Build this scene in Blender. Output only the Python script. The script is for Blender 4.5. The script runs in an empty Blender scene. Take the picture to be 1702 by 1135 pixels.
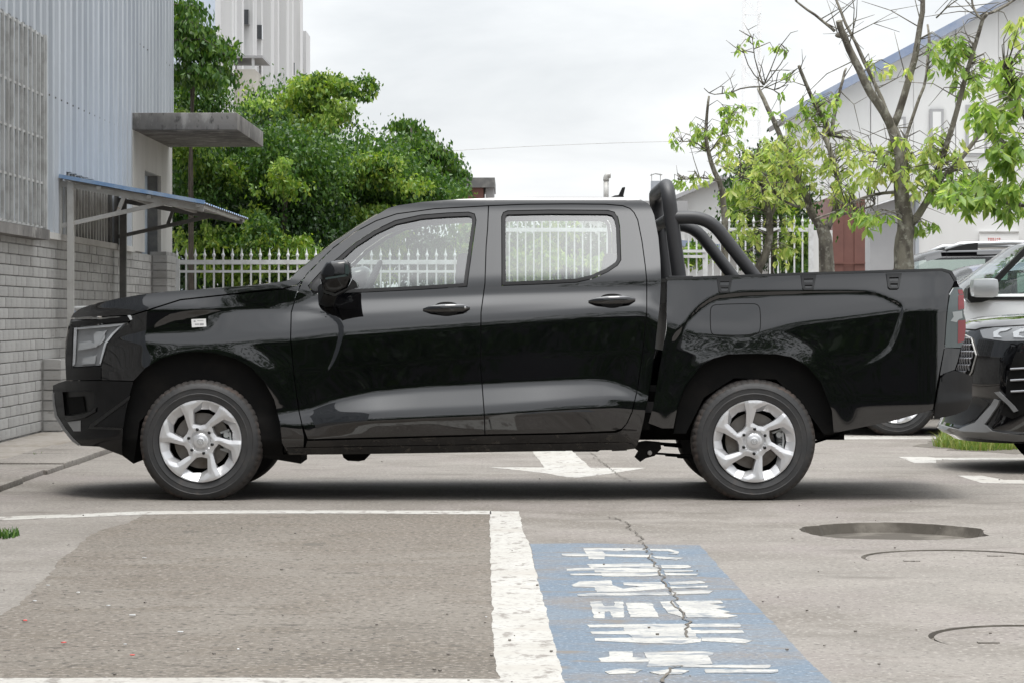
import bpy, bmesh, math, random
import numpy as np
from mathutils import Vector, Matrix, noise as mnoise
from mathutils.geometry import delaunay_2d_cdt

random.seed(7)
RNG = np.random.default_rng(7)
SC = bpy.context.scene
COL = SC.collection

# ------------------------------------------------------------------ camera, sky, sun, exposure
F = 4640.0          # focal length in photograph pixels (1702 wide)
D0 = 16.0           # camera to the near tyre faces of the pickup
H = 1.07            # camera height
CU, HV = 851.0, 521.0
cam_d = bpy.data.cameras.new('camera')
cam = bpy.data.objects.new('camera', cam_d)
COL.objects.link(cam)
cam.location = (0, -D0, H)
cam.rotation_euler = (math.pi / 2, 0, 0)
cam_d.sensor_width = 36.0
cam_d.lens = F / 1702 * 36.0
cam_d.shift_y = -(567.5 - HV) / 1702
cam_d.clip_start = 0.1
cam_d.clip_end = 3000
SC.camera = cam

SUN_EL, SUN_AZ = math.radians(76), math.radians(200)
world = bpy.data.worlds.new('World')
SC.world = world
world.use_nodes = True
wn, wl = world.node_tree.nodes, world.node_tree.links
wn.clear()


def wnode(t, **kw):
    n = wn.new(t)
    for k, v in kw.items():
        setattr(n, k, v)
    return n


def wmath(op, a, b=None):
    n = wnode('ShaderNodeMath', operation=op)
    for i, x in enumerate((a, b)):
        if x is None:
            continue
        if isinstance(x, (int, float)):
            n.inputs[i].default_value = x
        else:
            wl.new(x, n.inputs[i])
    return n.outputs[0]


w_out = wnode('ShaderNodeOutputWorld')
w_sky = wnode('ShaderNodeTexSky', sky_type='NISHITA', sun_disc=False)
w_sky.sun_elevation = SUN_EL
w_sky.sun_rotation = SUN_AZ
w_sky.dust_density = 4.0
w_bg = wnode('ShaderNodeBackground')
w_bg.inputs['Strength'].default_value = 0.09
wl.new(w_sky.outputs[0], w_bg.inputs['Color'])
# overcast cloud deck: brighter overhead, darker towards the horizon, broken by soft billows
w_tc = wnode('ShaderNodeTexCoord')
w_sep = wnode('ShaderNodeSeparateXYZ')
wl.new(w_tc.outputs['Generated'], w_sep.inputs[0])
zc = wmath('MAXIMUM', w_sep.outputs[2], 0.0)
den = wmath('ADD', zc, 0.22)
cx = wmath('DIVIDE', w_sep.outputs[0], den)
cy = wmath('DIVIDE', w_sep.outputs[1], den)
w_cmb = wnode('ShaderNodeCombineXYZ')
wl.new(cx, w_cmb.inputs[0]); wl.new(cy, w_cmb.inputs[1])
w_no = wnode('ShaderNodeTexNoise')
w_no.inputs['Scale'].default_value = 1.7
w_no.inputs['Detail'].default_value = 7
w_no.inputs['Roughness'].default_value = 0.55
w_no.inputs['Distortion'].default_value = 0.5
wl.new(w_cmb.outputs[0], w_no.inputs['Vector'])
w_mr = wnode('ShaderNodeMapRange')
w_mr.inputs['From Min'].default_value = 0.3
w_mr.inputs['From Max'].default_value = 0.7
w_mr.inputs['To Min'].default_value = 0.84
w_mr.inputs['To Max'].default_value = 1.14
wl.new(w_no.outputs['Fac'], w_mr.inputs['Value'])
glow = wmath('ADD', wmath('MULTIPLY', zc, 0.2), wmath('MULTIPLY', wmath('POWER', zc, 6.0), 6.0))   # the veiled midday sun brightens the deck overhead
grad = wmath('MULTIPLY', wmath('ADD', glow, 1.0), 0.56)
cloud = wmath('MULTIPLY', grad, w_mr.outputs[0])
w_cr = wnode('ShaderNodeMix', data_type='RGBA')
w_cr.inputs[6].default_value = (0.90, 0.95, 1.0, 1)
w_cr.inputs[7].default_value = (1.0, 0.99, 0.97, 1)
wl.new(w_no.outputs['Fac'], w_cr.inputs[0])
w_bg2 = wnode('ShaderNodeBackground')
wl.new(w_cr.outputs[2], w_bg2.inputs['Color'])
wl.new(cloud, w_bg2.inputs['Strength'])
w_mix = wnode('ShaderNodeMixShader')
w_mix.inputs[0].default_value = 0.88
wl.new(w_bg.outputs[0], w_mix.inputs[1]); wl.new(w_bg2.outputs[0], w_mix.inputs[2])
wl.new(w_mix.outputs[0], w_out.inputs[0])

sun_d = bpy.data.lights.new('sun', 'SUN')
sun_d.energy = 0.8
sun_d.angle = math.radians(20)
sun_d.color = (1.0, 0.96, 0.9)
sun = bpy.data.objects.new('sun', sun_d)
COL.objects.link(sun)
sun.rotation_euler = (math.radians(14), 0, math.radians(8))

vs = SC.view_settings
vs.view_transform = 'Standard'
vs.look = 'None'
vs.gamma = 1.0
vs.use_curve_mapping = False
vs.exposure = 1.0
SC.render.engine = 'CYCLES'
SC.cycles.max_bounces = 10
SC.cycles.transparent_max_bounces = 24


# ------------------------------------------------------------------ helpers
def P(u, v, Y):
    s = F / (D0 + Y)
    return Vector(((u - CU) / s, Y, H - (v - HV) / s))


def G(u, v):
    d = F * H / (v - HV)
    return Vector(((u - CU) * d / F, d - D0, 0.0))


def tag(o, label=None, cat=None, group=None, kind=None):
    if label: o['label'] = label
    if cat: o['category'] = cat
    if group: o['group'] = group
    if kind: o['kind'] = kind
    return o


def empty(name, loc=(0, 0, 0), parent=None, rz=0.0):
    o = bpy.data.objects.new(name, None)
    COL.objects.link(o)
    o.location = loc
    o.rotation_euler = (0, 0, rz)
    o.empty_display_size = 0.1
    if parent:
        o.parent = parent
    return o


def link(name, me, parent=None, at=None):
    """link mesh data; world coordinates are kept when the parent empty sits elsewhere"""
    o = bpy.data.objects.new(name, me)
    COL.objects.link(o)
    if at is not None:
        o.matrix_basis = at
    if parent is not None:
        o.parent = parent
        o.matrix_parent_inverse = world_of(parent).inverted()
    return o


def world_of(o):
    if o.parent is None:
        return o.matrix_basis.copy()
    return world_of(o.parent) @ o.matrix_parent_inverse @ o.matrix_basis


def mesh(name, verts, faces, mat=None, smooth=False):
    me = bpy.data.meshes.new(name)
    me.from_pydata([tuple(v) for v in verts], [], faces)
    if mat:
        me.materials.append(mat)
    if smooth:
        me.shade_smooth()
    me.update()
    return me


class MB:
    def __init__(self):
        self.v, self.f = [], []

    def add(self, vs_, fs_):
        n = len(self.v)
        self.v += [tuple(x) for x in vs_]
        self.f += [tuple(i + n for i in f) for f in fs_]
        return self

    def box(self, c, s, rot=None):
        hx, hy, hz = s[0] / 2, s[1] / 2, s[2] / 2
        vs_ = [Vector((x, y, z)) for x in (-hx, hx) for y in (-hy, hy) for z in (-hz, hz)]
        if rot is not None:
            vs_ = [rot @ x for x in vs_]
        c = Vector(c)
        return self.add([x + c for x in vs_],
                        [(0, 1, 3, 2), (4, 6, 7, 5), (0, 4, 5, 1), (2, 3, 7, 6), (0, 2, 6, 4), (1, 5, 7, 3)])

    def box2(self, a, b):
        return self.box([(a[i] + b[i]) / 2 for i in range(3)], [abs(b[i] - a[i]) for i in range(3)])

    def bar(self, a, b, w, h, up=Vector((0, 0, 1))):
        a, b = Vector(a), Vector(b)
        d = (b - a)
        L = d.length
        d.normalize()
        x = d.cross(up)
        if x.length < 1e-4:
            x = d.cross(Vector((0, 1, 0)))
        x.normalize()
        z = x.cross(d)
        R = Matrix((x, d, z)).transposed()
        return self.box((a + b) / 2, (w, L, h), R)

    def tube(self, pts, radii, n=8, cap=True):
        pts = [Vector(p) for p in pts]
        if isinstance(radii, (int, float)):
            radii = [radii] * len(pts)
        rings = []
        t0 = (pts[1] - pts[0]).normalized()
        ref = Vector((0, 0, 1)) if abs(t0.z) < 0.9 else Vector((1, 0, 0))
        x = t0.cross(ref).normalized()
        base = len(self.v)
        for i, p in enumerate(pts):
            if i == 0: t = pts[1] - pts[0]
            elif i == len(pts) - 1: t = pts[-1] - pts[-2]
            else: t = (pts[i + 1] - pts[i]).normalized() + (pts[i] - pts[i - 1]).normalized()
            t = t.normalized()
            x = (x - t * x.dot(t)).normalized()
            y = t.cross(x)
            for k in range(n):
                a = 2 * math.pi * k / n
                self.v.append(tuple(p + (x * math.cos(a) + y * math.sin(a)) * radii[i]))
        for i in range(len(pts) - 1):
            for k in range(n):
                a, b = base + i * n + k, base + i * n + (k + 1) % n
                self.f.append((a, b, b + n, a + n))
        if cap:
            self.f.append(tuple(base + k for k in reversed(range(n))))
            self.f.append(tuple(base + (len(pts) - 1) * n + k for k in range(n)))
        return self

    def lathe(self, prof, c, axis='y', n=32, closed=False):
        """prof: list of (radius, along)"""
        base = len(self.v)
        c = Vector(c)
        m = len(prof)
        for k in range(n):
            a = 2 * math.pi * k / n
            ca, sa = math.cos(a), math.sin(a)
            for r, h in prof:
                if axis == 'y': self.v.append(tuple(c + Vector((r * ca, h, r * sa))))
                elif axis == 'z': self.v.append(tuple(c + Vector((r * ca, r * sa, h))))
                else: self.v.append(tuple(c + Vector((h, r * ca, r * sa))))
        for k in range(n):
            k2 = (k + 1) % n
            for i in range(m - 1 + (1 if closed else 0)):
                j = (i + 1) % m
                self.f.append((base + k * m + i, base + k * m + j, base + k2 * m + j, base + k2 * m + i))
        return self

    def prism(self, pts, d):
        """pts: planar 3D loop, d: extrusion vector"""
        n = len(pts)
        d = Vector(d)
        pts = [Vector(p) for p in pts]
        self.add(pts + [p + d for p in pts],
                 [tuple(range(n - 1, -1, -1)), tuple(range(n, 2 * n))] +
                 [(i, (i + 1) % n, n + (i + 1) % n, n + i) for i in range(n)])
        return self

    def grid(self, rows, flip=False):
        base = len(self.v)
        m = len(rows[0])
        for r in rows:
            self.v += [tuple(p) for p in r]
        for i in range(len(rows) - 1):
            for j in range(m - 1):
                a = base + i * m + j
                q = (a, a + 1, a + m + 1, a + m)
                self.f.append(q[::-1] if flip else q)
        return self

    def build(self, name, mat, parent=None, smooth=False, angle=None, bevel=None):
        me = mesh(name, self.v, self.f, mat, smooth)
        if bevel or angle is not None:
            bm = bmesh.new()
            bm.from_mesh(me)
            bmesh.ops.recalc_face_normals(bm, faces=bm.faces)
            if bevel:
                bmesh.ops.bevel(bm, geom=bm.edges[:] , offset=bevel, segments=2, affect='EDGES', profile=0.6)
            bm.to_mesh(me)
            bm.free()
            me.shade_smooth()
            me.set_sharp_from_angle(angle=math.radians(angle if angle is not None else 40))
        return link(name, me, parent)


def in_poly(px, py, poly):
    poly = np.asarray(poly, float)
    x, y = np.asarray(px, float), np.asarray(py, float)
    r = np.zeros(x.shape, bool)
    x1, y1 = poly[:, 0], poly[:, 1]
    x2, y2 = np.roll(x1, -1), np.roll(y1, -1)
    for a, b, c, d in zip(x1, y1, x2, y2):
        if b == d:
            continue
        cond = ((b > y) != (d > y)) & (x < (c - a) * (y - b) / (d - b) + a)
        r ^= cond
    return r


def seg_dist(px, py, line, closed=False):
    line = np.asarray(line, float)
    best = np.full(np.shape(px), 1e9)
    n = len(line)
    for i in range(n if closed else n - 1):
        a, b = line[i], line[(i + 1) % n]
        d = b - a
        L = max(d @ d, 1e-9)
        t = np.clip(((px - a[0]) * d[0] + (py - a[1]) * d[1]) / L, 0, 1)
        best = np.minimum(best, np.hypot(px - a[0] - t * d[0], py - a[1] - t * d[1]))
    return best


def offset_poly(poly, d):
    """positive d grows the polygon"""
    p = np.asarray(poly, float)
    area = 0.5 * np.sum(p[:, 0] * np.roll(p[:, 1], -1) - np.roll(p[:, 0], -1) * p[:, 1])
    s = 1 if area > 0 else -1
    e = np.roll(p, -1, 0) - p
    e /= np.maximum(np.linalg.norm(e, axis=1), 1e-9)[:, None]
    nrm = np.stack([e[:, 1], -e[:, 0]], 1) * s
    n0 = np.roll(nrm, 1, 0)
    b = nrm + n0
    b /= np.maximum((b * b).sum(1), 0.35)[:, None]
    return p + 2 * b * d


def smooth_poly(pts, it=2, closed=True):
    p = np.asarray(pts, float)
    for _ in range(it):
        if closed:
            q = np.roll(p, -1, 0)
            p = np.stack([p * .75 + q * .25, p * .25 + q * .75], 1).reshape(-1, 2)
        else:
            a, b = p[:-1], p[1:]
            m = np.stack([a * .75 + b * .25, a * .25 + b * .75], 1).reshape(-1, 2)
            p = np.concatenate([p[:1], m, p[-1:]])
    return p


def densify(poly, step):
    p = np.asarray(poly, float)
    out = []
    for i in range(len(p)):
        a, b = p[i], p[(i + 1) % len(p)]
        n = max(1, int(math.ceil(np.linalg.norm(b - a) / step)))
        for k in range(n):
            out.append(a + (b - a) * k / n)
    return np.array(out)


def triangulate(poly, holes=(), step=4.0, interior=True):
    """returns 2D points, triangles, boundary loops (index lists)"""
    loops = [densify(poly, step)] + [densify(h, step) for h in holes]
    pts = np.concatenate(loops)
    edges, bl, n = [], [], 0
    for l in loops:
        m = len(l)
        bl.append(list(range(n, n + m)))
        edges += [(n + i, n + (i + 1) % m) for i in range(m)]
        n += m
    if interior:
        mn, mx = loops[0].min(0), loops[0].max(0)
        gx, gy = np.meshgrid(np.arange(mn[0], mx[0], step), np.arange(mn[1], mx[1], step))
        gx[::2] += step * 0.5
        gx, gy = gx.ravel(), gy.ravel()
        ok = in_poly(gx, gy, loops[0])
        for h in loops[1:]:
            ok &= ~in_poly(gx, gy, h)
        gx, gy = gx[ok], gy[ok]
        d = np.full(gx.shape, 1e9)
        for l in loops:
            d = np.minimum(d, seg_dist(gx, gy, l, True))
        ok = d > step * 0.55
        pts = np.concatenate([pts, np.stack([gx[ok], gy[ok]], 1)])
    r = delaunay_2d_cdt([Vector(p) for p in pts], edges, [], 0, 1e-5)
    V = np.array([tuple(p) for p in r[0]])
    T = np.array([f for f in r[2] if len(f) == 3])
    c = V[T].mean(1)
    ok = in_poly(c[:, 0], c[:, 1], loops[0])
    for h in loops[1:]:
        ok &= ~in_poly(c[:, 0], c[:, 1], h)
    T = T[ok]
    inv = {}
    for i, ol in enumerate(r[3]):
        for o in ol:
            inv[o] = i
    bl = [[inv[i] for i in l] for l in bl]
    return V, T, bl


def arc_pts(pts, r, n=6):
    pts = [Vector(p) for p in pts]
    out = [pts[0]]
    for i in range(1, len(pts) - 1):
        a, b, c = pts[i - 1], pts[i], pts[i + 1]
        d1, d2 = (a - b).normalized(), (c - b).normalized()
        p, q = b + d1 * r, b + d2 * r
        for k in range(n + 1):
            t = k / n
            out.append(p * (1 - t) ** 2 + b * 2 * t * (1 - t) + q * t ** 2)
    out.append(pts[-1])
    return out


# ------------------------------------------------------------------ materials
def mat(name, col, rough=0.6, metal=0.0, noise=None, bump=None, coat=0.0, ior=1.5, spec=0.5, rand=0.0,
        island=0.0, speck=None, streak=None, emit=None):
    """noise: (scale, colour2, lo, hi[, stretch]) mixes a second colour; bump: (scale, strength, distance)"""
    m = bpy.data.materials.new(name)
    m.use_nodes = True
    nt = m.node_tree
    N, L = nt.nodes, nt.links
    b = N['Principled BSDF']
    b.inputs['Base Color'].default_value = (*col, 1)
    b.inputs['Roughness'].default_value = rough
    b.inputs['Metallic'].default_value = metal
    b.inputs['IOR'].default_value = ior
    b.inputs['Specular IOR Level'].default_value = spec
    if coat:
        b.inputs['Coat Weight'].default_value = coat
        b.inputs['Coat Roughness'].default_value = 0.03
    if emit:
        b.inputs['Emission Color'].default_value = (*emit[0], 1)
        b.inputs['Emission Strength'].default_value = emit[1]
    tc = N.new('ShaderNodeTexCoord')
    cur = None

    def mixcol(a, bcol, fac):
        mx = N.new('ShaderNodeMix')
        mx.data_type = 'RGBA'
        if a is None: mx.inputs[6].default_value = (*col, 1)
        else: L.new(a, mx.inputs[6])
        if isinstance(bcol, tuple): mx.inputs[7].default_value = (*bcol, 1)
        else: L.new(bcol, mx.inputs[7])
        L.new(fac, mx.inputs[0])
        return mx.outputs[2]

    def nz(scale, lo, hi, stretch=(1, 1, 1), detail=6, rough_=0.6):
        mp = N.new('ShaderNodeMapping')
        mp.inputs['Scale'].default_value = stretch
        L.new(tc.outputs['Object'], mp.inputs[0])
        t = N.new('ShaderNodeTexNoise')
        t.inputs['Scale'].default_value = scale
        t.inputs['Detail'].default_value = detail
        t.inputs['Roughness'].default_value = rough_
        L.new(mp.outputs[0], t.inputs['Vector'])
        r = N.new('ShaderNodeMapRange')
        r.inputs['From Min'].default_value = lo
        r.inputs['From Max'].default_value = hi
        L.new(t.outputs['Fac'], r.inputs['Value'])
        return r.outputs[0], t.outputs['Fac']

    for spec_ in (noise or []):
        sc, c2, lo, hi = spec_[:4]
        st = spec_[4] if len(spec_) > 4 else (1, 1, 1)
        fac, _ = nz(sc, lo, hi, st)
        cur = mixcol(cur, c2, fac)
    if rand or island:
        if rand:
            oi = N.new('ShaderNodeObjectInfo'); src = oi.outputs['Random']; amt = rand
        else:
            oi = N.new('ShaderNodeNewGeometry'); src = oi.outputs['Random Per Island']; amt = island
        mr = N.new('ShaderNodeMapRange')
        mr.inputs['To Min'].default_value = 1 - amt
        mr.inputs['To Max'].default_value = 1 + amt
        L.new(src, mr.inputs['Value'])
        vm = N.new('ShaderNodeVectorMath')
        vm.operation = 'SCALE'
        if cur is None: vm.inputs[0].default_value = col
        else: L.new(cur, vm.inputs[0])
        L.new(mr.outputs[0], vm.inputs['Scale'])
        cur = vm.outputs[0]
    if cur is not None:
        L.new(cur, b.inputs['Base Color'])
    if bump:
        _, f = nz(bump[0], 0, 1, bump[3] if len(bump) > 3 else (1, 1, 1), 5)
        bn = N.new('ShaderNodeBump')
        bn.inputs['Strength'].default_value = bump[1]
        bn.inputs['Distance'].default_value = bump[2]
        L.new(f, bn.inputs['Height'])
        L.new(bn.outputs[0], b.inputs['Normal'])
    return m


def glass_mat(name, tint, ior=1.55, rough=0.0):
    m = bpy.data.materials.new(name)
    m.use_nodes = True
    N, L = m.node_tree.nodes, m.node_tree.links
    N.clear()
    o = N.new('ShaderNodeOutputMaterial')
    t = N.new('ShaderNodeBsdfTransparent'); t.inputs[0].default_value = (*tint, 1)
    g = N.new('ShaderNodeBsdfGlossy'); g.inputs['Roughness'].default_value = rough
    fr = N.new('ShaderNodeFresnel')
    ge = N.new('ShaderNodeNewGeometry')      # same reflectance from either side of the pane
    mr = N.new('ShaderNodeMapRange')
    mr.inputs['To Min'].default_value = ior; mr.inputs['To Max'].default_value = 1 / ior
    L.new(ge.outputs['Backfacing'], mr.inputs['Value']); L.new(mr.outputs[0], fr.inputs['IOR'])
    mx = N.new('ShaderNodeMixShader')
    L.new(fr.outputs[0], mx.inputs[0]); L.new(t.outputs[0], mx.inputs[1]); L.new(g.outputs[0], mx.inputs[2])
    L.new(mx.outputs[0], o.inputs[0])
    return m


def leaf_mat(name, c1, c2, c3, trans=0.35):
    m = bpy.data.materials.new(name)
    m.use_nodes = True
    N, L = m.node_tree.nodes, m.node_tree.links
    N.clear()
    o = N.new('ShaderNodeOutputMaterial')
    ge = N.new('ShaderNodeNewGeometry')
    oi = N.new('ShaderNodeObjectInfo')
    ad = N.new('ShaderNodeMath'); ad.operation = 'ADD'
    L.new(ge.outputs['Random Per Island'], ad.inputs[0]); L.new(oi.outputs['Random'], ad.inputs[1])
    fr = N.new('ShaderNodeMath'); fr.operation = 'FRACT'
    L.new(ad.outputs[0], fr.inputs[0])
    cr = N.new('ShaderNodeValToRGB')
    cr.color_ramp.elements[0].color = (*c1, 1)
    cr.color_ramp.elements[1].color = (*c3, 1)
    e = cr.color_ramp.elements.new(0.5); e.color = (*c2, 1)
    L.new(fr.outputs[0], cr.inputs[0])
    pr = N.new('ShaderNodeBsdfPrincipled')
    pr.inputs['Roughness'].default_value = 0.42
    L.new(cr.outputs[0], pr.inputs['Base Color'])
    tr = N.new('ShaderNodeBsdfTranslucent')
    hs = N.new('ShaderNodeHueSaturation')
    hs.inputs['Hue'].default_value = 0.485; hs.inputs['Value'].default_value = 1.5; hs.inputs['Saturation'].default_value = 1.1
    L.new(cr.outputs[0], hs.inputs['Color']); L.new(hs.outputs[0], tr.inputs[0])
    mx = N.new('ShaderNodeMixShader'); mx.inputs[0].default_value = trans
    L.new(pr.outputs[0], mx.inputs[1]); L.new(tr.outputs[0], mx.inputs[2])
    L.new(mx.outputs[0], o.inputs[0])
    return m


M = {}
M['ground'] = mat('concrete', (0.167, 0.152, 0.134), 0.85,
                  noise=[(0.35, (0.125, 0.110, 0.093), 0.44, 0.60), (1.7, (0.191, 0.174, 0.154), 0.46, 0.6), (0.8, (0.172, 0.151, 0.138), 0.5, 0.66),
                         (6, (0.142, 0.125, 0.108), 0.55, 0.68, (0.5, 1, 1)), (46, (0.249, 0.229, 0.206), 0.54, 0.63), (40, (0.090, 0.081, 0.071), 0.56, 0.65), (2.6, (0.107, 0.095, 0.080), 0.58, 0.70, (0.4, 1, 1))],
                  bump=(80, 0.45, 0.006))
M['patch'] = mat('old_aggregate', (0.126, 0.108, 0.089), 0.9,
                 noise=[(0.9, (0.153, 0.136, 0.115), 0.43, 0.58), (0.45, (0.090, 0.076, 0.060), 0.48, 0.62), (3.5, (0.114, 0.096, 0.076), 0.5, 0.64, (0.5, 1, 1)),
                        (42, (0.215, 0.191, 0.162), 0.54, 0.62), (34, (0.050, 0.043, 0.036), 0.55, 0.63), (11, (0.060, 0.051, 0.041), 0.62, 0.70, (0.4, 1, 1))],
                 bump=(60, 0.7, 0.008))
M['pale'] = mat('pale_concrete', (0.215, 0.195, 0.170), 0.85,
                noise=[(1.2, (0.163, 0.140, 0.112), 0.45, 0.6), (12, (0.267, 0.246, 0.224), 0.5, 0.64)], bump=(60, 0.3, 0.005))
M['white_line'] = mat('worn_white_paint', (0.37, 0.36, 0.335), 0.75,
                      noise=[(1.5, (0.32, 0.305, 0.275), 0.45, 0.62), (13, (0.18, 0.163, 0.145), 0.56, 0.63, (1, 0.5, 1)), (36, (0.24, 0.225, 0.205), 0.54, 0.63), (3, (0.33, 0.31, 0.28), 0.55, 0.66, (0.5, 1, 1))],
                      bump=(60, 0.3, 0.004))
M['blue_paint'] = mat('worn_blue_paint', (0.094, 0.128, 0.166), 0.8,
                      noise=[(1.1, (0.118, 0.146, 0.175), 0.45, 0.6), (2.4, (0.139, 0.135, 0.134), 0.47, 0.62, (0.6, 1, 1)),
                             (45, (0.080, 0.098, 0.122), 0.53, 0.62), (60, (0.210, 0.240, 0.276), 0.55, 0.66), (9, (0.134, 0.122, 0.110), 0.56, 0.64, (0.5, 1, 1))],
                      bump=(60, 0.35, 0.004))
M['glyph'] = mat('worn_letter_paint', (0.37, 0.362, 0.337), 0.8,
                 noise=[(5, (0.28, 0.277, 0.265), 0.46, 0.6), (11, (0.17, 0.182, 0.195), 0.53, 0.60, (0.6, 1, 1)), (45, (0.22, 0.225, 0.23), 0.55, 0.63)], bump=(60, 0.3, 0.004))
M['crack'] = mat('crack_dirt', (0.085, 0.075, 0.063), 0.95, noise=[(14, (0.12, 0.105, 0.085), 0.45, 0.65)])
M['pit'] = mat('wet_mud', (0.07, 0.062, 0.052), 0.85, spec=0.2, noise=[(3, (0.13, 0.117, 0.10), 0.5, 0.62)], bump=(20, 0.5, 0.01))
M['yard_grey'] = mat('dark_grey_sheet', (0.055, 0.056, 0.06), 0.6, noise=[(0.4, (0.075, 0.076, 0.08), 0.45, 0.6)])
M['tile'] = mat('grey_wall_tile', (0.335, 0.33, 0.32), 0.6,
                noise=[(2.0, (0.24, 0.232, 0.22), 0.42, 0.68, (1, 0.4, 1.5)), (5, (0.35, 0.345, 0.335), 0.5, 0.75, (1, 0.25, 3)), (14, (0.17, 0.16, 0.148), 0.61, 0.74, (1, 0.3, 2.2))],
                rand=0.09, bump=(40, 0.3, 0.004))
M['tile_s'] = mat('grey_wall_tile_far', (0.335, 0.33, 0.32), 0.6,
                  noise=[(2.0, (0.24, 0.232, 0.22), 0.42, 0.68, (1, 0.4, 1.5)), (14, (0.17, 0.16, 0.148), 0.61, 0.74, (1, 0.3, 2.2))], island=0.09)
M['grout'] = mat('grout', (0.32, 0.315, 0.305), 0.9, noise=[(5, (0.17, 0.165, 0.155), 0.4, 0.7)])
M['sheet'] = mat('pale_blue_sheet', (0.36, 0.385, 0.415), 0.45, spec=0.4,
                 noise=[(1.2, (0.305, 0.33, 0.36), 0.44, 0.62, (1, 1, 0.25)), (5, (0.43, 0.455, 0.49), 0.5, 0.75, (1, 1, 0.06)), (3, (0.30, 0.32, 0.345), 0.62, 0.78, (1, 1, 0.1))], rand=0.04)
M['plaster'] = mat('grey_plaster', (0.44, 0.43, 0.41), 0.85, noise=[(2, (0.36, 0.35, 0.33), 0.4, 0.7, (1, 1, 0.3)), (8, (0.28, 0.27, 0.255), 0.6, 0.75, (1, 1, 0.2))], bump=(30, 0.2, 0.004))
M['canopy'] = mat('weathered_concrete', (0.165, 0.156, 0.146), 0.9, noise=[(1.6, (0.085, 0.08, 0.075), 0.44, 0.58, (1, 1, 0.5)), (5, (0.25, 0.24, 0.225), 0.54, 0.64, (1, 1, 0.4)), (14, (0.06, 0.057, 0.053), 0.57, 0.66, (1, 1, .5))], bump=(30, 0.3, 0.006))
M['galv'] = mat('galvanised_steel', (0.40, 0.395, 0.38), 0.5, metal=0.25, noise=[(5, (0.28, 0.27, 0.25), 0.45, 0.7), (14, (0.25, 0.15, 0.08), 0.66, 0.78)])
M['darksteel'] = mat('dark_steel', (0.10, 0.10, 0.098), 0.55, noise=[(6, (0.17, 0.165, 0.155), 0.45, 0.7)])
M['awning'] = mat('blue_roof_sheet', (0.13, 0.22, 0.37), 0.6, noise=[(5, (0.22, 0.29, 0.39), 0.45, 0.62)])
M['awning_under'] = mat('sheet_underside', (0.28, 0.28, 0.28), 0.6, noise=[(5, (0.2, 0.2, 0.19), 0.45, 0.7)])
M['white_steel'] = mat('white_painted_steel', (0.62, 0.63, 0.63), 0.4, noise=[(7, (0.5, 0.5, 0.495), 0.47, 0.64)])
M['grille_bar'] = mat('aged_white_bars', (0.38, 0.385, 0.38), 0.5, noise=[(6, (0.28, 0.28, 0.27), 0.45, 0.62)])
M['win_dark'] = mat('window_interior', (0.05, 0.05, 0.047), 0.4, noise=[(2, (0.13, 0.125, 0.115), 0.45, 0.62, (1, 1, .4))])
M['win_glass'] = mat('window_glass', (0.05, 0.055, 0.06), 0.06, coat=0.5)
M['door_blue'] = mat('pale_blue_door', (0.36, 0.42, 0.48), 0.5, noise=[(4, (0.3, 0.35, 0.4), 0.4, 0.7)])
M['bldg_white'] = mat('white_render', (0.62, 0.62, 0.62), 0.85, noise=[(0.5, (0.52, 0.52, 0.52), 0.4, 0.7, (1, 1, 0.1)), (1.6, (0.42, 0.42, 0.415), 0.58, 0.78, (1, 1, 0.06))])
M['bldg_blue'] = mat('pale_blue_render', (0.50, 0.56, 0.64), 0.85, noise=[(0.5, (0.42, 0.48, 0.56), 0.4, 0.7, (1, 1, 0.2))])
M['beige'] = mat('beige_render', (0.52, 0.49, 0.44), 0.85, noise=[(1, (0.42, 0.4, 0.36), 0.4, 0.7)])
M['ware_white'] = mat('white_cladding', (0.66, 0.66, 0.65), 0.55, noise=[(0.6, (0.58, 0.58, 0.57), 0.4, 0.7, (1, 1, 0.15))], rand=0.025)
M['ware_grey'] = mat('grey_cladding', (0.34, 0.34, 0.345), 0.6, noise=[(1, (0.30, 0.30, 0.305), 0.4, 0.7)])
M['fascia'] = mat('blue_fascia', (0.20, 0.25, 0.36), 0.55, noise=[(1.2, (0.33, 0.36, 0.42), 0.42, 0.62)])
M['brown'] = mat('red_brown_sheet', (0.17, 0.075, 0.06), 0.6, noise=[(3, (0.135, 0.06, 0.05), 0.4, 0.7)])
M['red_text'] = mat('red_lettering', (0.55, 0.06, 0.05), 0.6)
M['sign'] = mat('white_sign', (0.75, 0.75, 0.74), 0.5)
M['tower'] = mat('hazed_tower_steel', (0.85, 0.86, 0.87), 0.6)
M['bark'] = mat('grey_bark', (0.160, 0.146, 0.116), 0.9, noise=[(9, (0.07, 0.06, 0.048), 0.44, 0.6, (1, 1, 0.4)), (14, (0.25, 0.24, 0.20), 0.53, 0.64)], bump=(26, 0.9, 0.02, (1, 1, 0.4)))
M['bark_dark'] = mat('dark_bark', (0.085, 0.07, 0.056), 0.9, noise=[(9, (0.05, 0.042, 0.034), 0.42, 0.66)], bump=(20, 0.5, 0.01))
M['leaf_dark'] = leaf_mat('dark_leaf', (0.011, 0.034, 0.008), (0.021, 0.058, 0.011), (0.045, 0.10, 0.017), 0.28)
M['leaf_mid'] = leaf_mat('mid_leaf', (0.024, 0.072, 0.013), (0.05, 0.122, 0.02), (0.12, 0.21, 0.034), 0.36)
M['leaf_yel'] = leaf_mat('yellow_green_leaf', (0.20, 0.30, 0.07), (0.31, 0.42, 0.11), (0.45, 0.48, 0.17), 0.55)
M['leaf_tuft'] = leaf_mat('tuft_leaf', (0.08, 0.17, 0.025), (0.14, 0.25, 0.035), (0.27, 0.34, 0.06), 0.4)
M['leaf_bright'] = leaf_mat('bright_leaf', (0.12, 0.22, 0.045), (0.21, 0.34, 0.075), (0.34, 0.43, 0.12), 0.55)
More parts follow.
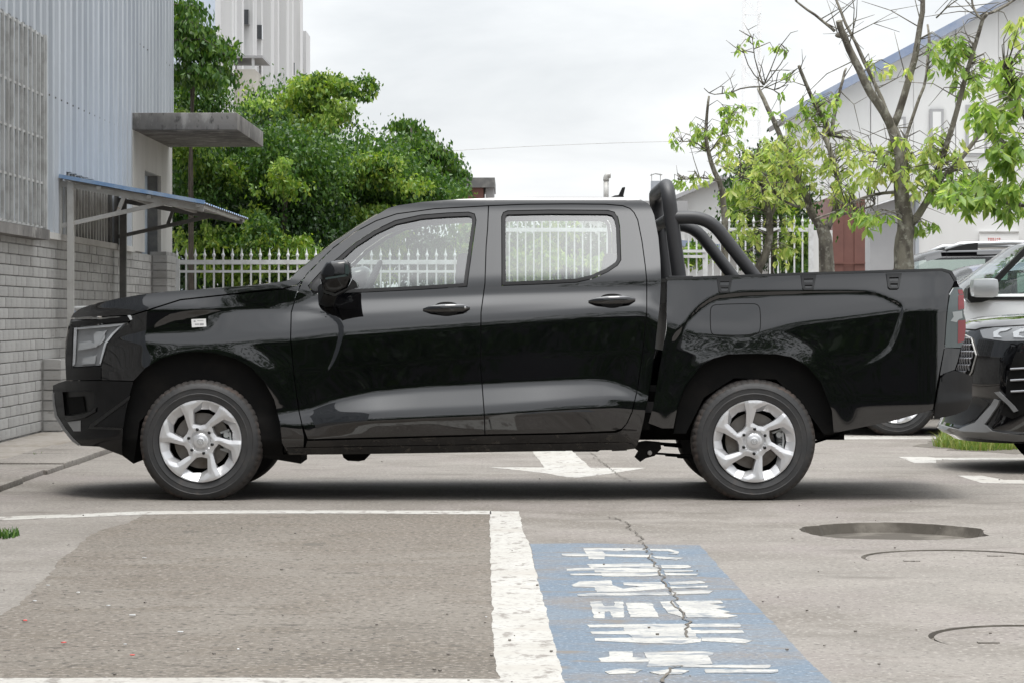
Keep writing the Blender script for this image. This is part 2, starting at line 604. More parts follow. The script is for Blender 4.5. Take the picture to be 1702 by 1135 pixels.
M['grass'] = leaf_mat('grass_blade', (0.09, 0.17, 0.03), (0.16, 0.24, 0.05), (0.30, 0.30, 0.10), 0.35)
# vehicles
M['paint'] = mat('black_paint', (0.0022, 0.0022, 0.0028), 0.05, coat=1.0, ior=1.5, spec=0.35)
M['paint'].node_tree.nodes['Principled BSDF'].inputs['Coat Roughness'].default_value = 0.015
M['paint'].node_tree.nodes['Principled BSDF'].inputs['Coat IOR'].default_value = 1.62
M['paint_dusty'] = mat('dusty_black_paint', (0.004, 0.004, 0.0045), 0.22, coat=0.5, spec=0.3, noise=[(35, (0.05, 0.044, 0.037), 0.56, 0.68, (0.5, 1, 1)), (5, (0.016, 0.0145, 0.013), 0.5, 0.66)])
M['plastic'] = mat('black_plastic', (0.009, 0.009, 0.0095), 0.36, noise=[(9, (0.014, 0.014, 0.013), 0.45, 0.7)])
M['gloss_black'] = mat('gloss_black', (0.004, 0.004, 0.0045), 0.10, coat=0.0, spec=0.4)
M['rubber_seal'] = mat('rubber_seal', (0.022, 0.022, 0.023), 0.6, spec=0.25)
M['matt_tube'] = mat('powder_coat_black', (0.022, 0.022, 0.024), 0.48, bump=(400, 0.1, 0.001))
M['under'] = mat('underbody', (0.005, 0.005, 0.005), 0.85, spec=0.15, noise=[(6, (0.011, 0.010, 0.009), 0.5, 0.75)])
M['tyre'] = mat('tyre_rubber', (0.028, 0.028, 0.029), 0.62, noise=[(7, (0.045, 0.043, 0.042), 0.45, 0.7), (14, (0.075, 0.055, 0.045), 0.62, 0.8)])
M['tread'] = mat('dusty_tread', (0.045, 0.040, 0.037), 0.8, noise=[(9, (0.105, 0.075, 0.062), 0.48, 0.72), (30, (0.025, 0.024, 0.023), 0.5, 0.7)])
M['alloy'] = mat('silver_alloy', (0.64, 0.64, 0.65), 0.34, metal=0.6)
M['alloy_in'] = mat('alloy_inner', (0.02, 0.02, 0.02), 0.7)
M['disc'] = mat('brake_disc', (0.22, 0.205, 0.19), 0.5, metal=0.5, noise=[(9, (0.14, 0.115, 0.095), 0.45, 0.7)])
M['caliper'] = mat('caliper_alloy', (0.40, 0.41, 0.41), 0.45, metal=0.5)
M['glass'] = glass_mat('car_glass', (0.84, 0.90, 0.88), 2.4)
M['glass_ws'] = glass_mat('windscreen_glass', (0.72, 0.80, 0.77), 1.6)
M['lamp_glass'] = glass_mat('lamp_cover', (0.95, 0.96, 0.97), 1.35)
M['darkchrome'] = mat('dark_chrome', (0.20, 0.20, 0.21), 0.3, metal=0.8)
M['chrome'] = mat('chrome', (0.78, 0.78, 0.79), 0.1, metal=1.0)
M['lamp_silver'] = mat('lamp_reflector', (0.55, 0.56, 0.57), 0.25, metal=0.35)
M['lamp_dark'] = mat('lamp_housing', (0.25, 0.253, 0.258), 0.3)
M['lamp_white'] = mat('lamp_light_guide', (0.55, 0.56, 0.57), 0.3)
M['tail_red'] = mat('tail_red', (0.16, 0.006, 0.010), 0.15, coat=0.8)
M['tail_smoke'] = mat('tail_smoked', (0.045, 0.06, 0.06), 0.1, coat=1.0)
M['tail_clear'] = mat('tail_clear', (0.25, 0.27, 0.27), 0.15, coat=0.8)
M['interior'] = mat('dark_interior', (0.035, 0.035, 0.037), 0.7)
M['headliner'] = mat('pale_headliner', (0.30, 0.30, 0.29), 0.9)
M['skid'] = mat('silver_skid', (0.24, 0.243, 0.247), 0.35, metal=0.4)
M['white_paint'] = mat('white_car_paint', (0.80, 0.81, 0.82), 0.2, coat=0.8)
M['silver_paint'] = mat('silver_car_paint', (0.50, 0.51, 0.52), 0.28, metal=0.4, coat=0.6)
M['navy_paint'] = mat('navy_car_paint', (0.02, 0.03, 0.075), 0.2, coat=0.8)
M['sticker'] = mat('sticker_paper', (0.72, 0.72, 0.71), 0.6)
M['ink'] = mat('grey_ink', (0.28, 0.28, 0.29), 0.7)


# ------------------------------------------------------------------ ground
def flat(name, poly, z, m, parent=None, kind='structure', px=True, jitter=0.0, step=None, holes=()):
    pts = [G(u, v) for u, v in poly] if px else [Vector((x, y, 0)) for x, y in poly]
    p = np.array([(q.x, q.y) for q in pts])
    if step:
        p = densify(p, step)
        for i in range(len(p)):
            n = mnoise.noise_vector(Vector((p[i][0] * 6.3, p[i][1] * 6.3, 1.7)))
            n2 = mnoise.noise_vector(Vector((p[i][0] * 31, p[i][1] * 31, 4.1)))
            p[i] += np.array((n.x + .5 * n2.x, n.y + .5 * n2.y)) * jitter
    V, T, _ = triangulate(p, holes, 5.0, False)
    fs = []
    for t in T:
        a, b, c = V[t[0]], V[t[1]], V[t[2]]
        cr = (b[0] - a[0]) * (c[1] - a[1]) - (b[1] - a[1]) * (c[0] - a[0])
        fs.append(tuple(int(i) for i in (t if cr > 0 else t[::-1])))
    z *= .3                              # a thin coat with closed edges
    n0 = len(V)
    vv = [(x, y, z) for x, y in V]
    if z > 0:
        vv += [(x, y, -.002) for x, y in V]
        cnt = {}
        for f in fs:
            for a, b in zip(f, f[1:] + f[:1]):
                cnt[(a, b)] = 1
        fs += [(b, a, a + n0, b + n0) for (a, b) in cnt if (b, a) not in cnt]
    o = link(name, mesh(name, vv, fs, m), parent)
    if kind and parent is None:
        o['kind'] = kind
    return o


def ring(c, rx, ry, n=48, jit=0.0, seed=0):
    out = []
    for k in range(n):
        a = 2 * math.pi * k / n
        j = 1 + jit * mnoise.noise(Vector((math.cos(a) * 2.2 + seed, math.sin(a) * 2.2, seed * 1.3))) + jit * .5 * mnoise.noise(Vector((math.cos(a) * 7 + seed, math.sin(a) * 7, 3)))
        out.append((c[0] + rx * j * math.cos(a), c[1] + ry * j * math.sin(a)))
    return np.array(out)


g1, g2 = G(1336, 884), G(1648, 884)
pit_c = ((g1.x + g2.x) / 2, (G(0, 868).y + G(0, 897).y) / 2)
pit = ring(pit_c, (g2.x - g1.x) / 2, (G(0, 868).y - G(0, 897).y) / 2, 72, .10, 2)
mh1_c = (G(1588, 926).x, G(0, 927).y); mh1 = ring(mh1_c, .415, .44, 56)
mh2_c = (G(1718, 1055).x, G(0, 1060).y); mh2 = ring(mh2_c, .36, .40, 56)
ground = flat('ground', [(-400, -60), (500, -60), (500, 900), (-400, 900)], 0.0, M['ground'], px=False, holes=[pit, mh1, mh2])


def pit_wall(name, loop, depth, m, m2, slope=0.9):
    c = loop.mean(0)
    mb = MB()
    n = len(loop)
    lo = c + (loop - c) * slope
    mb.add([(x, y, 0) for x, y in loop] + [(x, y, -depth) for x, y in lo],
           [(i, (i + 1) % n, n + (i + 1) % n, n + i) for i in range(n)])
    w = mb.build(name, m)
    w['kind'] = 'structure'
    mb = MB().add([(x, y, -depth) for x, y in lo], [tuple(range(n))])
    mb.build('pit_floor', m2, w)
    return w


pit_wall('sunken_pothole', pit, 0.05, M['pit'], M['pit'], 0.95)
for nm, loop, c, r in (('manhole_cover', mh1, mh1_c, (.395, .42)), ('manhole_cover', mh2, mh2_c, (.34, .38))):
    w = pit_wall('manhole_rim', loop, 0.016, M['pit'], M['crack'], 0.98)
    lid = ring(c, r[0], r[1], 56)
    mb = MB()
    n = len(lid)
    mb.add([(x, y, -.0155) for x, y in lid] + [(x, y, -.004) for x, y in lid], [tuple(range(n, 2 * n))] + [(i, (i + 1) % n, n + (i + 1) % n, n + i) for i in range(n)])
    for a in (0.6, 3.6):
        mb.box((c[0] + r[0] * .6 * math.cos(a), c[1] + r[1] * .6 * math.sin(a), -.004), (.07, .03, .008))
    lid_o = mb.build(nm, M['ground'])
    tag(lid_o, 'round concrete manhole cover just in front of the sunken pothole' if c is mh1_c else 'round concrete manhole cover at the lower right edge, nearest the camera', 'manhole cover')

# old brown aggregate surface of the parking bay
flat('bay_surface', [(236, 855), (300, 854), (818, 854), (822, 1000), (828, 1129), (0, 1129), (-260, 1131), (-260, 1060), (0, 1022), (32, 1004), (72, 962), (92, 940), (112, 920), (140, 896), (170, 880), (215, 868)], .004, M['patch'], step=.05, jitter=.02)
flat('parking_line', [(-700, 877), (-300, 869), (0, 858.5), (120, 854.5), (240, 849.5), (420, 848), (600, 848.3), (816, 849), (816, 854.6), (600, 853.2), (420, 853), (240, 855), (120, 860), (0, 864.5), (-300, 877)], .008, M['white_line'], step=.08, jitter=.008)
flat('parking_line', [(814, 849.5), (863, 849.8), (868, 880), (880, 905), (900, 985), (938, 1135), (965, 1240), (838, 1240), (829, 1135), (822, 1090), (816, 960)], .008, M['white_line'], step=.03, jitter=.007)
flat('parking_line', [(-300, 1127), (0, 1128), (400, 1127.5), (829, 1129.5), (836, 1165), (400, 1166), (-300, 1168)], .012, M['white_line'], step=.04, jitter=.008)
bay = flat('blue_charging_bay', [(881, 903.5), (960, 902.5), (1060, 904), (1164, 905.5), (1192, 938), (1240, 990), (1293, 1043), (1335, 1090), (1381, 1135), (1480, 1240), (964, 1240), (938, 1135), (900, 985)], .004, M['blue_paint'], step=.03, jitter=.007)


def GC(x, y):
    return (860 + x / 3.152, 880 + y / 3.152)


GLYPHS = [
    [[(345, 98), (670, 99), (674, 111), (470, 113), (345, 112)], [(350, 112), (440, 112), (462, 128), (455, 155), (376, 155)], [(233, 128), (350, 128), (700, 135), (704, 147), (458, 141), (360, 141), (238, 139)],
     [(690, 103), (800, 104), (848, 118), (838, 131), (790, 130), (824, 121), (790, 113), (696, 113)], [(708, 141), (872, 151), (832, 160), (722, 152)]],
    [[(366, 182), (700, 178), (738, 194), (734, 205), (560, 196), (384, 201)], [(256, 205), (392, 201), (430, 214), (262, 216)], [(396, 206), (560, 200), (742, 208), (748, 223), (600, 226), (410, 226)], [(274, 232), (452, 232), (452, 242), (278, 241)],
     [(440, 228), (742, 229), (766, 238), (700, 248), (446, 248)], [(752, 188), (890, 189), (914, 199), (880, 206), (757, 204)], [(766, 214), (920, 217), (915, 222), (768, 227)], [(772, 231), (944, 235), (938, 243), (777, 243)]],
    [[(284, 291), (330, 271), (490, 267), (496, 291), (412, 303), (291, 299)], [(404, 303), (500, 294), (555, 312), (640, 300), (560, 292), (556, 279), (756, 277), (792, 310), (562, 327), (414, 329)], [(312, 342), (420, 334), (782, 331), (802, 345), (400, 349), (320, 350)],
     [(790, 277), (962, 271), (988, 282), (800, 291)], [(797, 301), (998, 297), (992, 306), (803, 311)], [(800, 328), (960, 321), (1024, 324), (1002, 338), (812, 343)]],
    [[(380, 380), (440, 377), (452, 402), (512, 401), (505, 379), (553, 379), (556, 400), (562, 462), (500, 461), (482, 431), (458, 432), (456, 466), (404, 466)], [(566, 386), (700, 384), (744, 461), (592, 461)],
     [(745, 380), (815, 377), (872, 461), (790, 440)], [(830, 377), (1066, 375), (1072, 388), (1008, 391), (1092, 408), (1040, 416), (1112, 432), (1080, 441), (1152, 455), (1100, 463), (892, 463), (852, 410)]],
    [[(370, 500), (560, 497), (1160, 494), (1174, 503), (1168, 511), (900, 512), (912, 527), (1180, 529), (1190, 543), (930, 545), (946, 569), (600, 572), (582, 549), (390, 549), (384, 536), (560, 531), (556, 513), (376, 515)],
     [(400, 571), (580, 568), (962, 573), (962, 590), (860, 602), (640, 595), (410, 585)], [(962, 568), (1130, 570), (1232, 585), (1190, 597), (966, 585)]],
    [[(480, 640), (600, 640), (600, 670), (690, 676), (690, 694), (432, 695), (424, 676), (480, 668)], [(660, 645), (980, 640), (1032, 645), (1026, 660), (1000, 663), (1022, 705), (900, 712), (680, 720), (694, 690)],
     [(860, 711), (1332, 712), (1320, 728), (862, 722)], [(975, 735), (1362, 737), (1366, 748), (1330, 755), (985, 753)], [(460, 748), (560, 730), (657, 738), (620, 756), (480, 761)], [(690, 750), (800, 735), (902, 742), (860, 761), (740, 763)]],
]
for gi, strokes in enumerate(GLYPHS):
    mb = MB()
    for si, s in enumerate(strokes):
        p = densify(np.array([(G(*GC(x, y)).x, G(*GC(x, y)).y) for x, y in s]), .04)
        for i in range(len(p)):
            nn = mnoise.noise_vector(Vector((p[i][0] * 22, p[i][1] * 14, gi)))
            p[i] += np.array((nn.x, nn.y)) * .006
        V, T, _ = triangulate(p, (), 5, False)
        fs = []
        for t in T:
            a, b, c = V[t[0]], V[t[1]], V[t[2]]
            cr = (b[0] - a[0]) * (c[1] - a[1]) - (b[1] - a[1]) * (c[0] - a[0])
            fs.append(tuple(int(i) for i in (t if cr > 0 else t[::-1])))
        zz_ = .0026 + .0003 * si
        n0 = len(V)
        cnt = {}
        for f in fs:
            for a, b in zip(f, f[1:] + f[:1]):
                cnt[(a, b)] = 1
        fs += [(b, a, a + n0, b + n0) for (a, b) in cnt if (b, a) not in cnt]
        mb.add([(x, y, zz_) for x, y in V] + [(x, y, 0) for x, y in V], fs)
    mb.build('painted_character', M['glyph'], bay)

# white arrow under the pickup and the bay lines at the right
flat('road_arrow', [(815, 776), (905, 776.5), (884, 748), (868, 724), (918, 724), (950, 748), (982, 777), (1074, 777), (1017, 786), (962, 793), (945, 793), (900, 785)], .004, M['white_line'], step=.12, jitter=.01)
flat('parking_line', [(1384, 729.5), (1390, 723), (1560, 724.5), (1900, 726), (1900, 730), (1560, 729), (1430, 729.6)], .004, M['white_line'])
flat('parking_line', [(1494, 759), (1540, 758.6), (1556, 760.5), (1900, 760), (1900, 764), (1556, 764), (1556, 769), (1520, 769)], .004, M['white_line'])
flat('parking_line', [(1592, 790), (1632, 790), (1668, 797), (1900, 799), (1900, 804), (1668, 803), (1630, 802)], .004, M['white_line'])


def crack(pts, w, seed):
    c = [G(u, v) for u, v in pts]
    line = densify(np.array([(q.x, q.y) for q in c] ), .05)
    # keep only the open polyline
    end = np.array((c[-1].x, c[-1].y))
    k = int(np.argmin(((line - end) ** 2).sum(1)))
    line = line[:k + 1]
    L, R = [], []
    for i, p in enumerate(line):
        t = line[min(i + 1, len(line) - 1)] - line[max(i - 1, 0)]
        t = t / max(np.linalg.norm(t), 1e-6)
        nrm = np.array((-t[1], t[0]))
        o = mnoise.noise(Vector((p[0] * 9, p[1] * 9, seed))) * .035
        ww = w * .45 * (.35 + 1.1 * abs(mnoise.noise(Vector((p[0] * 13, p[1] * 13, seed + 5))))) 
        L.append(p + nrm * (o + ww)); R.append(p + nrm * (o - ww))
    n = len(L)
    o = link('crack', mesh('crack', [(x, y, .0052) for x, y in L] + [(x, y, .0052) for x, y in R], [(i + n, i + n + 1, i + 1, i) for i in range(n - 1)], M['crack']))
    o['kind'] = 'structure'


crack([(978, 752), (1010, 775), (1028, 790), (1046, 800)], .012, 1)
crack([(1018, 860), (1040, 868), (1056, 886), (1076, 918), (1092, 948), (1108, 976), (1124, 1004), (1144, 1034), (1150, 1060)], .014, 2)
crack([(1100, 1135), (1118, 1112), (1138, 1108)], .02, 3)
crack([(925, 852), (1000, 857), (1030, 864)], .009, 4)
crack([(1060, 884), (1160, 885), (1250, 881), (1320, 884), (1345, 886)], .009, 5)
# dark pock marks in the old bay surface
for i, (u, v, w, d) in enumerate(((316, 883, 17, .10), (522, 904, 24, .16), (1, 0, 0, 0), (604, 1043, 20, .05), (660, 1072, 16, .05), (758, 1073, 14, .05), (342, 979, 9, .04), (585, 952, 20, .04), (162, 983, 14, .03), (560, 890, 16, .08), (498, 929, 9, .04))):
    if not w: continue
    c = G(u, v); r = .7 * w * (c.y + D0) / F
    o = flat('pock_mark', [tuple(x) for x in ring((c.x, c.y), r, max(d * .6, .03), 32, 1.1, i * 3.1)], .0055, M['crack'], px=False)

# drain covers along the factory wall
drain = empty('drain_channel', (-3.4, 7, 0)); drain['kind'] = 'structure'
yy = -1.0
rs = random.Random(3)
while yy < 13.5:
    L = rs.choice((.72, .95, 1.3, 1.3))
    mb = MB().box((-3.36 + rs.uniform(-.02, .02), yy + L / 2, .012 + rs.uniform(-.006, .006)), (.52, L - .025, .05), Matrix.Rotation(rs.uniform(-.012, .012), 3, 'Z') @ Matrix.Rotation(rs.uniform(-.012, .012), 3, 'Y'))
    mb.build('slab', M['ground'], drain, bevel=.006)
    yy += L
flat('wall_apron', [(-4.24, 2), (-3.66, 2), (-3.64, 8), (-3.62, 14), (-4.24, 14)], .006, M['pale'], px=False, step=.15, jitter=.03)

# ------------------------------------------------------------------ factory building on the left
WX = -4.24
fac = empty('factory_building', (WX, 8, 0))
tag(fac, 'pale blue corrugated sheet factory over a grey tiled base, left of the pickup', 'building')
TT = 1.75
Y0F, Y1F = -13.0, 18.8
mb = MB()
mb.box2((WX - 6, Y0F, 0), (WX - .03, 17.69, TT))
mb.box2((WX - 6, 17.7, 0), (WX - .03, Y1F, 3.2))
mb.box2((WX - 6, 16.2, 2.72), (WX - .03, 17.7, 3.2))
mb.box2((WX - 6, 15.0, TT), (WX - .03, 16.2, 3.2))
mb.box2((WX - 6, 13.7, TT), (WX - .045, 15.0, 7.5))
mb.box2((WX - 6, Y0F, TT), (WX - .045, 10.62, 7.5))
mb.box2((WX - 6, 10.62, 2.45), (WX - .045, 13.7, 7.5))
mb.box2((WX - 6, 15.0, 3.2), (WX - .045, Y1F, 7.5))
mb.build('wall_core', M['grout'], fac)
# plastered porch wall with a recessed door
mb = MB()
mb.box2((WX - .03, 15.2, TT + .02), (WX + .004, 16.2, 3.12))
mb.box2((WX - .03, 17.7, TT + .02), (WX + .004, Y1F, 3.12))
mb.box2((WX - .03, 16.2, 2.72), (WX + .004, 17.7, 3.12))
mb.build('porch_wall', M['plaster'], fac)
mb = MB().box2((WX - .20, 16.2, .05), (WX - .15, 17.7, 2.72))
mb.build('door', M['door_blue'], fac)
MB().box2((WX - .15, 17.62, .05), (WX - .031, 17.7, 2.72)).build('door_frame', M['darksteel'], fac)
# tiles of the base, nearest first
tl_h, tl_l = .092, .245
tm = MB().box((0, 0, 0), (.014, tl_l - .007, tl_h - .008))
bmt = bmesh.new()
_m = mesh('tile', tm.v, tm.f, M['tile'])
bmt.from_mesh(_m); bmesh.ops.bevel(bmt, geom=bmt.edges[:], offset=.003, segments=1, affect='EDGES'); bmt.to_mesh(_m); bmt.free()
cells = []
rows = int(TT / tl_h)
for r in range(rows + 1):
    z = .01 + tl_h * (r + .5)
    if z > TT: break
    off = (r % 2) * .5 * tl_l
    y = 6.6 + off
    while y < 16.9:
        D = D0 + y
        u = CU + WX * F / D; v = HV + (H - z) * F / D
        vis = u < 75 or (v < 545)
        cells.append((0 if (vis and u > -15) else 1, D, y, z))
        y += tl_l
cells.sort()
stuff = MB()
for i, (k, D, y, z) in enumerate(cells):
    jx = RNG.uniform(-.003, .003)
    if i < 300:
        link('tile', _m, fac, Matrix.Translation((WX - .022 + jx, y, z)))
    else:
        stuff.box((WX - .022 + jx, y, z), (.014, tl_l - .007, tl_h - .008))
y = -12.8
while y < 6.5:
    for r in range(rows + 1):
        z = .01 + tl_h * (r + .5)
        if z < TT: stuff.box((WX - .022, y + (r % 2) * .18, z), (.014, tl_l - .007, tl_h - .008))
    y += tl_l
so = stuff.build('tile', M['tile_s'], fac); so['kind'] = 'stuff'
# coping between tiles and sheeting
MB().box2((WX - .03, Y0F, TT), (WX + .03, 15.2, TT + .06)).build('coping', M['plaster'], fac)
# tiled buttress and corner pier
def tiled_pier(y0, y1, x1, z1, nm):
    mb = MB().box2((WX - .03, y0, 0), (x1 - .012, y1, z1 - .004))
    p = mb.build(nm, M['grout'], fac)
    t = MB()
    r = 0
    while (r + 1) * tl_h <= z1 + .02:
        z = .01 + tl_h * (r + .5)
        w = x1 - WX
        t.box(((WX + x1) / 2, y0 - .006, z), (w - .01, .012, tl_h - .011))
        n = max(1, int((y1 - y0) / .3))
        for k in range(n):
            t.box((x1 - .006, y0 + (y1 - y0) * (k + .5) / n, z), (.012, (y1 - y0) / n - .012, tl_h - .011))
        r += 1
    t.build('tile', M['tile_s'], p)
tiled_pier(9.25, 9.7, WX + .16, .66, 'buttress')
tiled_pier(16.95, 17.8, WX + .17, 1.80, 'corner_pier')
tiled_pier(17.8, 18.8, WX + .06, 1.75, 'corner_pier')

# ribbed sheets
def sheet(y0, y1, z0, z1, pitch=.345, rib=.048):
    prof = []
    n = int(round((y1 - y0) / pitch))
    pt = (y1 - y0) / n
    for k in range(n):
        b = y0 + k * pt
        prof += [(b, 0), (b + pt * .40, 0), (b + pt * .47, rib), (b + pt * .80, rib), (b + pt * .87, 0)]
    prof.append((y1, 0))
    mb = MB()
    mb.grid([[Vector((WX - .035 + d, y, z)) for y, d in prof] for z in (z0, (z0 + z1) / 2, z1)])
    return mb


def put_sheets(y0, y1, z0, z1, w=1.035):
    n = max(1, int(round((y1 - y0) / w)))
    for k in range(n):
        a, b = y0 + (y1 - y0) * k / n, y0 + (y1 - y0) * (k + 1) / n
        o = sheet(a + .002, b - .002, z0, z1).build('metal_sheet', M['sheet'], fac)


put_sheets(-13.0, 10.55, TT + .06, 7.5)
put_sheets(10.55, 13.75, 2.42, 7.5)
put_sheets(13.75, 15.15, TT + .06, 7.5)
put_sheets(15.15, Y1F, 3.2, 7.5)
scr = MB()
for y in np.arange(8.2, 18.6, .345):
    for zz in (3.05, 5.4):
        if y > 15 and zz < 3.2: zz = 4.1
        scr.box((WX + .002, y, zz + .002 * y), (.012, .016, .016))
so = scr.build('screw', M['darksteel'], fac); so['kind'] = 'stuff'
MB().box2((WX - .04, Y1F - .06, 3.2), (WX + .02, Y1F + .03, 7.5)).build('corner_trim', M['sheet'], fac)
MB().box2((WX - .04, Y1F, 0), (WX - .001, Y1F + .04, 3.2)).build('corner_post', M['plaster'], fac)
# louvred opening under the awning
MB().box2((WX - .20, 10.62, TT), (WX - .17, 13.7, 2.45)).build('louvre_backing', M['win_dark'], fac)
for k in range(15):
    y = 10.75 + k * .195
    MB().box((WX - .08, y, 2.10), (.09, .05, .66)).build('louvre_bar', M['galv'], fac)
MB().box2((WX - .16, 10.56, TT + .06), (WX - .02, 10.66, 2.45)).build('louvre_frame', M['galv'], fac)
MB().box2((WX - .16, 13.62, TT + .06), (WX - .02, 13.75, 2.45)).build('louvre_frame', M['darksteel'], fac)
# window cage
wc = empty('window_grille', (WX, 7, 2.6), fac)
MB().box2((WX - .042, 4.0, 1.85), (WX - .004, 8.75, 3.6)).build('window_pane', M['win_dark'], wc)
for k in range(22):
    y = 4.1 + k * .22
    MB().box((WX + .09, y, 2.68), (.028, .028, 1.70)).build('bar', M['grille_bar'], wc)
for z in (1.83, 2.22, 2.62, 3.0, 3.52):
    MB().box2((WX + .075, 4.0, z - .010), (WX + .088, 8.8, z + .010)).build('rail', M['grille_bar'], wc)
MB().box2((WX - .03, 8.77, 1.80), (WX + .11, 8.82, 3.54)).build('frame', M['grille_bar'], wc)
MB().box2((WX - .03, 4.0, 1.72), (WX + .13, 8.83, 1.81)).build('window_sill', M['canopy'], wc)
# concrete porch canopy
mb = MB().box2((WX - .04, 15.2, 3.12), (-3.07, 18.45, 3.31))
can = mb.build('porch_canopy', M['canopy'], fac, bevel=.012)

# ------------------------------------------------------------------ steel awning
aw = empty('steel_awning', (WX, 12, 0))
tag(aw, 'blue edged sheet awning on steel brackets over the louvred window', 'awning')
ya, yb = 10.0, 14.4
zi, zo = 2.335, 2.09
xo = -2.86
prof = []
n = 22
mb = MB()
rows = []
for k in range(n * 4 + 1):
    y = ya + (yb - ya) * k / (n * 4)
    d = (.0, .014, .014, 0)[k % 4]
    rows.append([Vector((WX + .02, y, zi + d)), Vector(((WX + xo) / 2, y, (zi + zo) / 2 + d - .006)), Vector((xo, y, zo + d))])
mb.grid(rows, True)
mb.build('roof_sheet', M['awning'], aw)
mb = MB(); mb.grid([[p - Vector((0, 0, .006)) for p in r] for r in rows])
mb.build('roof_underside', M['awning_under'], aw)
MB().bar((WX + .02, ya - .008, zi + .012), (xo, ya - .008, zo + .012), .012, .035).build('edge_trim', M['awning'], aw)
for y, m in ((ya + .1, M['galv']), (yb - .55, M['darksteel'])):
    b = empty('bracket', (WX, y, 2.1), aw)
    MB().bar((WX, y, zi - .05), (xo - .02, y, zo - .045), .045, .05).build('top_member', m, b)
    MB().bar((WX, y, 1.88), (xo - .35, y, zo + .02), .035, .04).build('brace', m, b)
    MB().bar((WX + .62, y + .002, zi - .15), (WX + .56, y + .002, 2.02), .03, .035).build('strut', m, b)
    MB().box2((WX - .01, y - .025, 1.80), (WX + .035, y + .025, zi)).build('wall_plate', m, b)
for k, f in enumerate((.28, .62, .95)):
    x = WX + (xo - WX) * f; z = zi + (zo - zi) * f - .024
    MB().box2((x - .02, ya + .02, z - .02), (x + .02, yb - .03, z + .012)).build('purlin', M['galv'], aw)
MB().box2((WX + .09, ya + .04, 0), (WX + .15, ya + .10, zi - .04)).build('post', M['galv'], aw)
MB().box2((WX + .05, yb - .60, 0), (WX + .12, yb - .53, zi - .04)).build('post', M['darksteel'], aw)
# tap on the wall behind the bonnet
tap = empty('wall_tap', (WX + .05, 10.4, 1.1))
tag(tap, 'small pipe end with blue valve on the tiled wall by the steel post', 'tap')
tp = P(124, 512, 10.3)
MB().tube([(tp.x - .02, 10.3, tp.z), (tp.x + .14, 10.3, tp.z + .004)], .016, 10).build('pipe', M['white_steel'], tap)
MB().tube([(tp.x - .05, 10.3, tp.z), (tp.x - .01, 10.3, tp.z)], .022, 10).build('cap', M['under'], tap)
MB().box((tp.x - .03, 10.3, tp.z - .045), (.07, .05, .04)).build('valve', M['awning'], tap, bevel=.008)

# ------------------------------------------------------------------ tall white block behind
blk = empty('apartment_block', (-11, 85, 0))
tag(blk, 'tall streaked white apartment block behind the trees at the left', 'building')
bx = -9.1
mb = MB().box2((-30, 69.6, 0), (bx, 105.5, 19))
mb.build('wall', M['bldg_white'], blk)
MB().box2((-30, 69.45, 0), (bx + .0, 69.6, 19)).build('end_wall', M['bldg_blue'], blk)
for k in range(14):
    y = 71.5 + 2.35 * k
    MB().box2((bx, y, 0), (bx + .18 + .14 * (k % 3 == 0), y + .7, 19)).build('pilaster', M['bldg_white'], blk)
for k in range(13):
    y = 73.0 + 2.5 * k
    for z in (4.5, 6.6, 8.7, 10.8):
        if k % 2 or (k * 7 + int(z)) % 3 == 1: continue
        MB().box2((bx + .0, y + .1, z), (bx + .22, y + .55, z + .5)).build('window', M['win_glass'], blk)
for (y, z, h) in ((72.5, 6.9, 1.9), (100.5, 7.4, 1.7)):
    b = MB().box2((bx, y, z), (bx + .95, y + 2.6, z + h)).build('balcony', M['beige'], blk)
    MB().box2((bx, y - .1, z - .16), (bx + 1.0, y + 2.7, z)).build('balcony_slab', M['ware_grey'], b)
    MB().box2((bx, y - .1, z + h + .35), (bx + 1.2, y + 2.7, z + h + .43)).build('balcony_roof', M['ware_grey'], b)
    for yy in (y, y + 2.5):
        MB().box2((bx + .85, yy, z + h), (bx + .93, yy + .08, z + h + .35)).build('balcony_post', M['white_steel'], b)
mb = MB().box2((-20, 106, 0), (-9.0, 108.5, 13.4))
sb = mb.build('rear_wing', M['bldg_white'], blk)
for z in (6.5, 9.6, 11.4):
    MB().box2((-9.0, 106.6, z), (-8.7, 108.4, z + .12)).build('balcony_roof', M['ware_grey'], sb)
    MB().box2((-9.0, 106.8, z - 1.6), (-8.8, 108.3, z - .8)).build('balcony', M['beige'], sb)

# ------------------------------------------------------------------ spiked white fences
def picket_mesh(h, r=.011):
    mb = MB()
    mb.box((0, 0, h / 2 - .04), (2 * r, 2 * r, h - .08))
    s = h - .08
    mb.lathe([(r, s - .02), (.021, s), (.021, s + .012), (.012, s + .03), (0, s + .10)], (0, 0, 0), 'z', 8)
    return mesh('picket', mb.v, mb.f, M['white_steel'])


def fence(root, y, x0, x1, zs, h, pitch, rail_t, z0=0.0, posts=()):
    pm = picket_mesh(h)
    n = int((x1 - x0) / pitch)
    for k in range(n + 1):
        link('picket', pm, root, Matrix.Translation((x0 + k * pitch, y, z0)))
    for z, t in zip(zs, rail_t):
        MB().box2((x0 - .03, y - t * .4, z - t / 2), (x1 + .03, y + t * .4, z + t / 2)).build('rail', M['white_steel'], root)
    for x in posts:
        MB().box2((x - .035, y - .035, z0), (x + .035, y + .035, h - .12 + z0)).build('post', M['white_steel'], root)


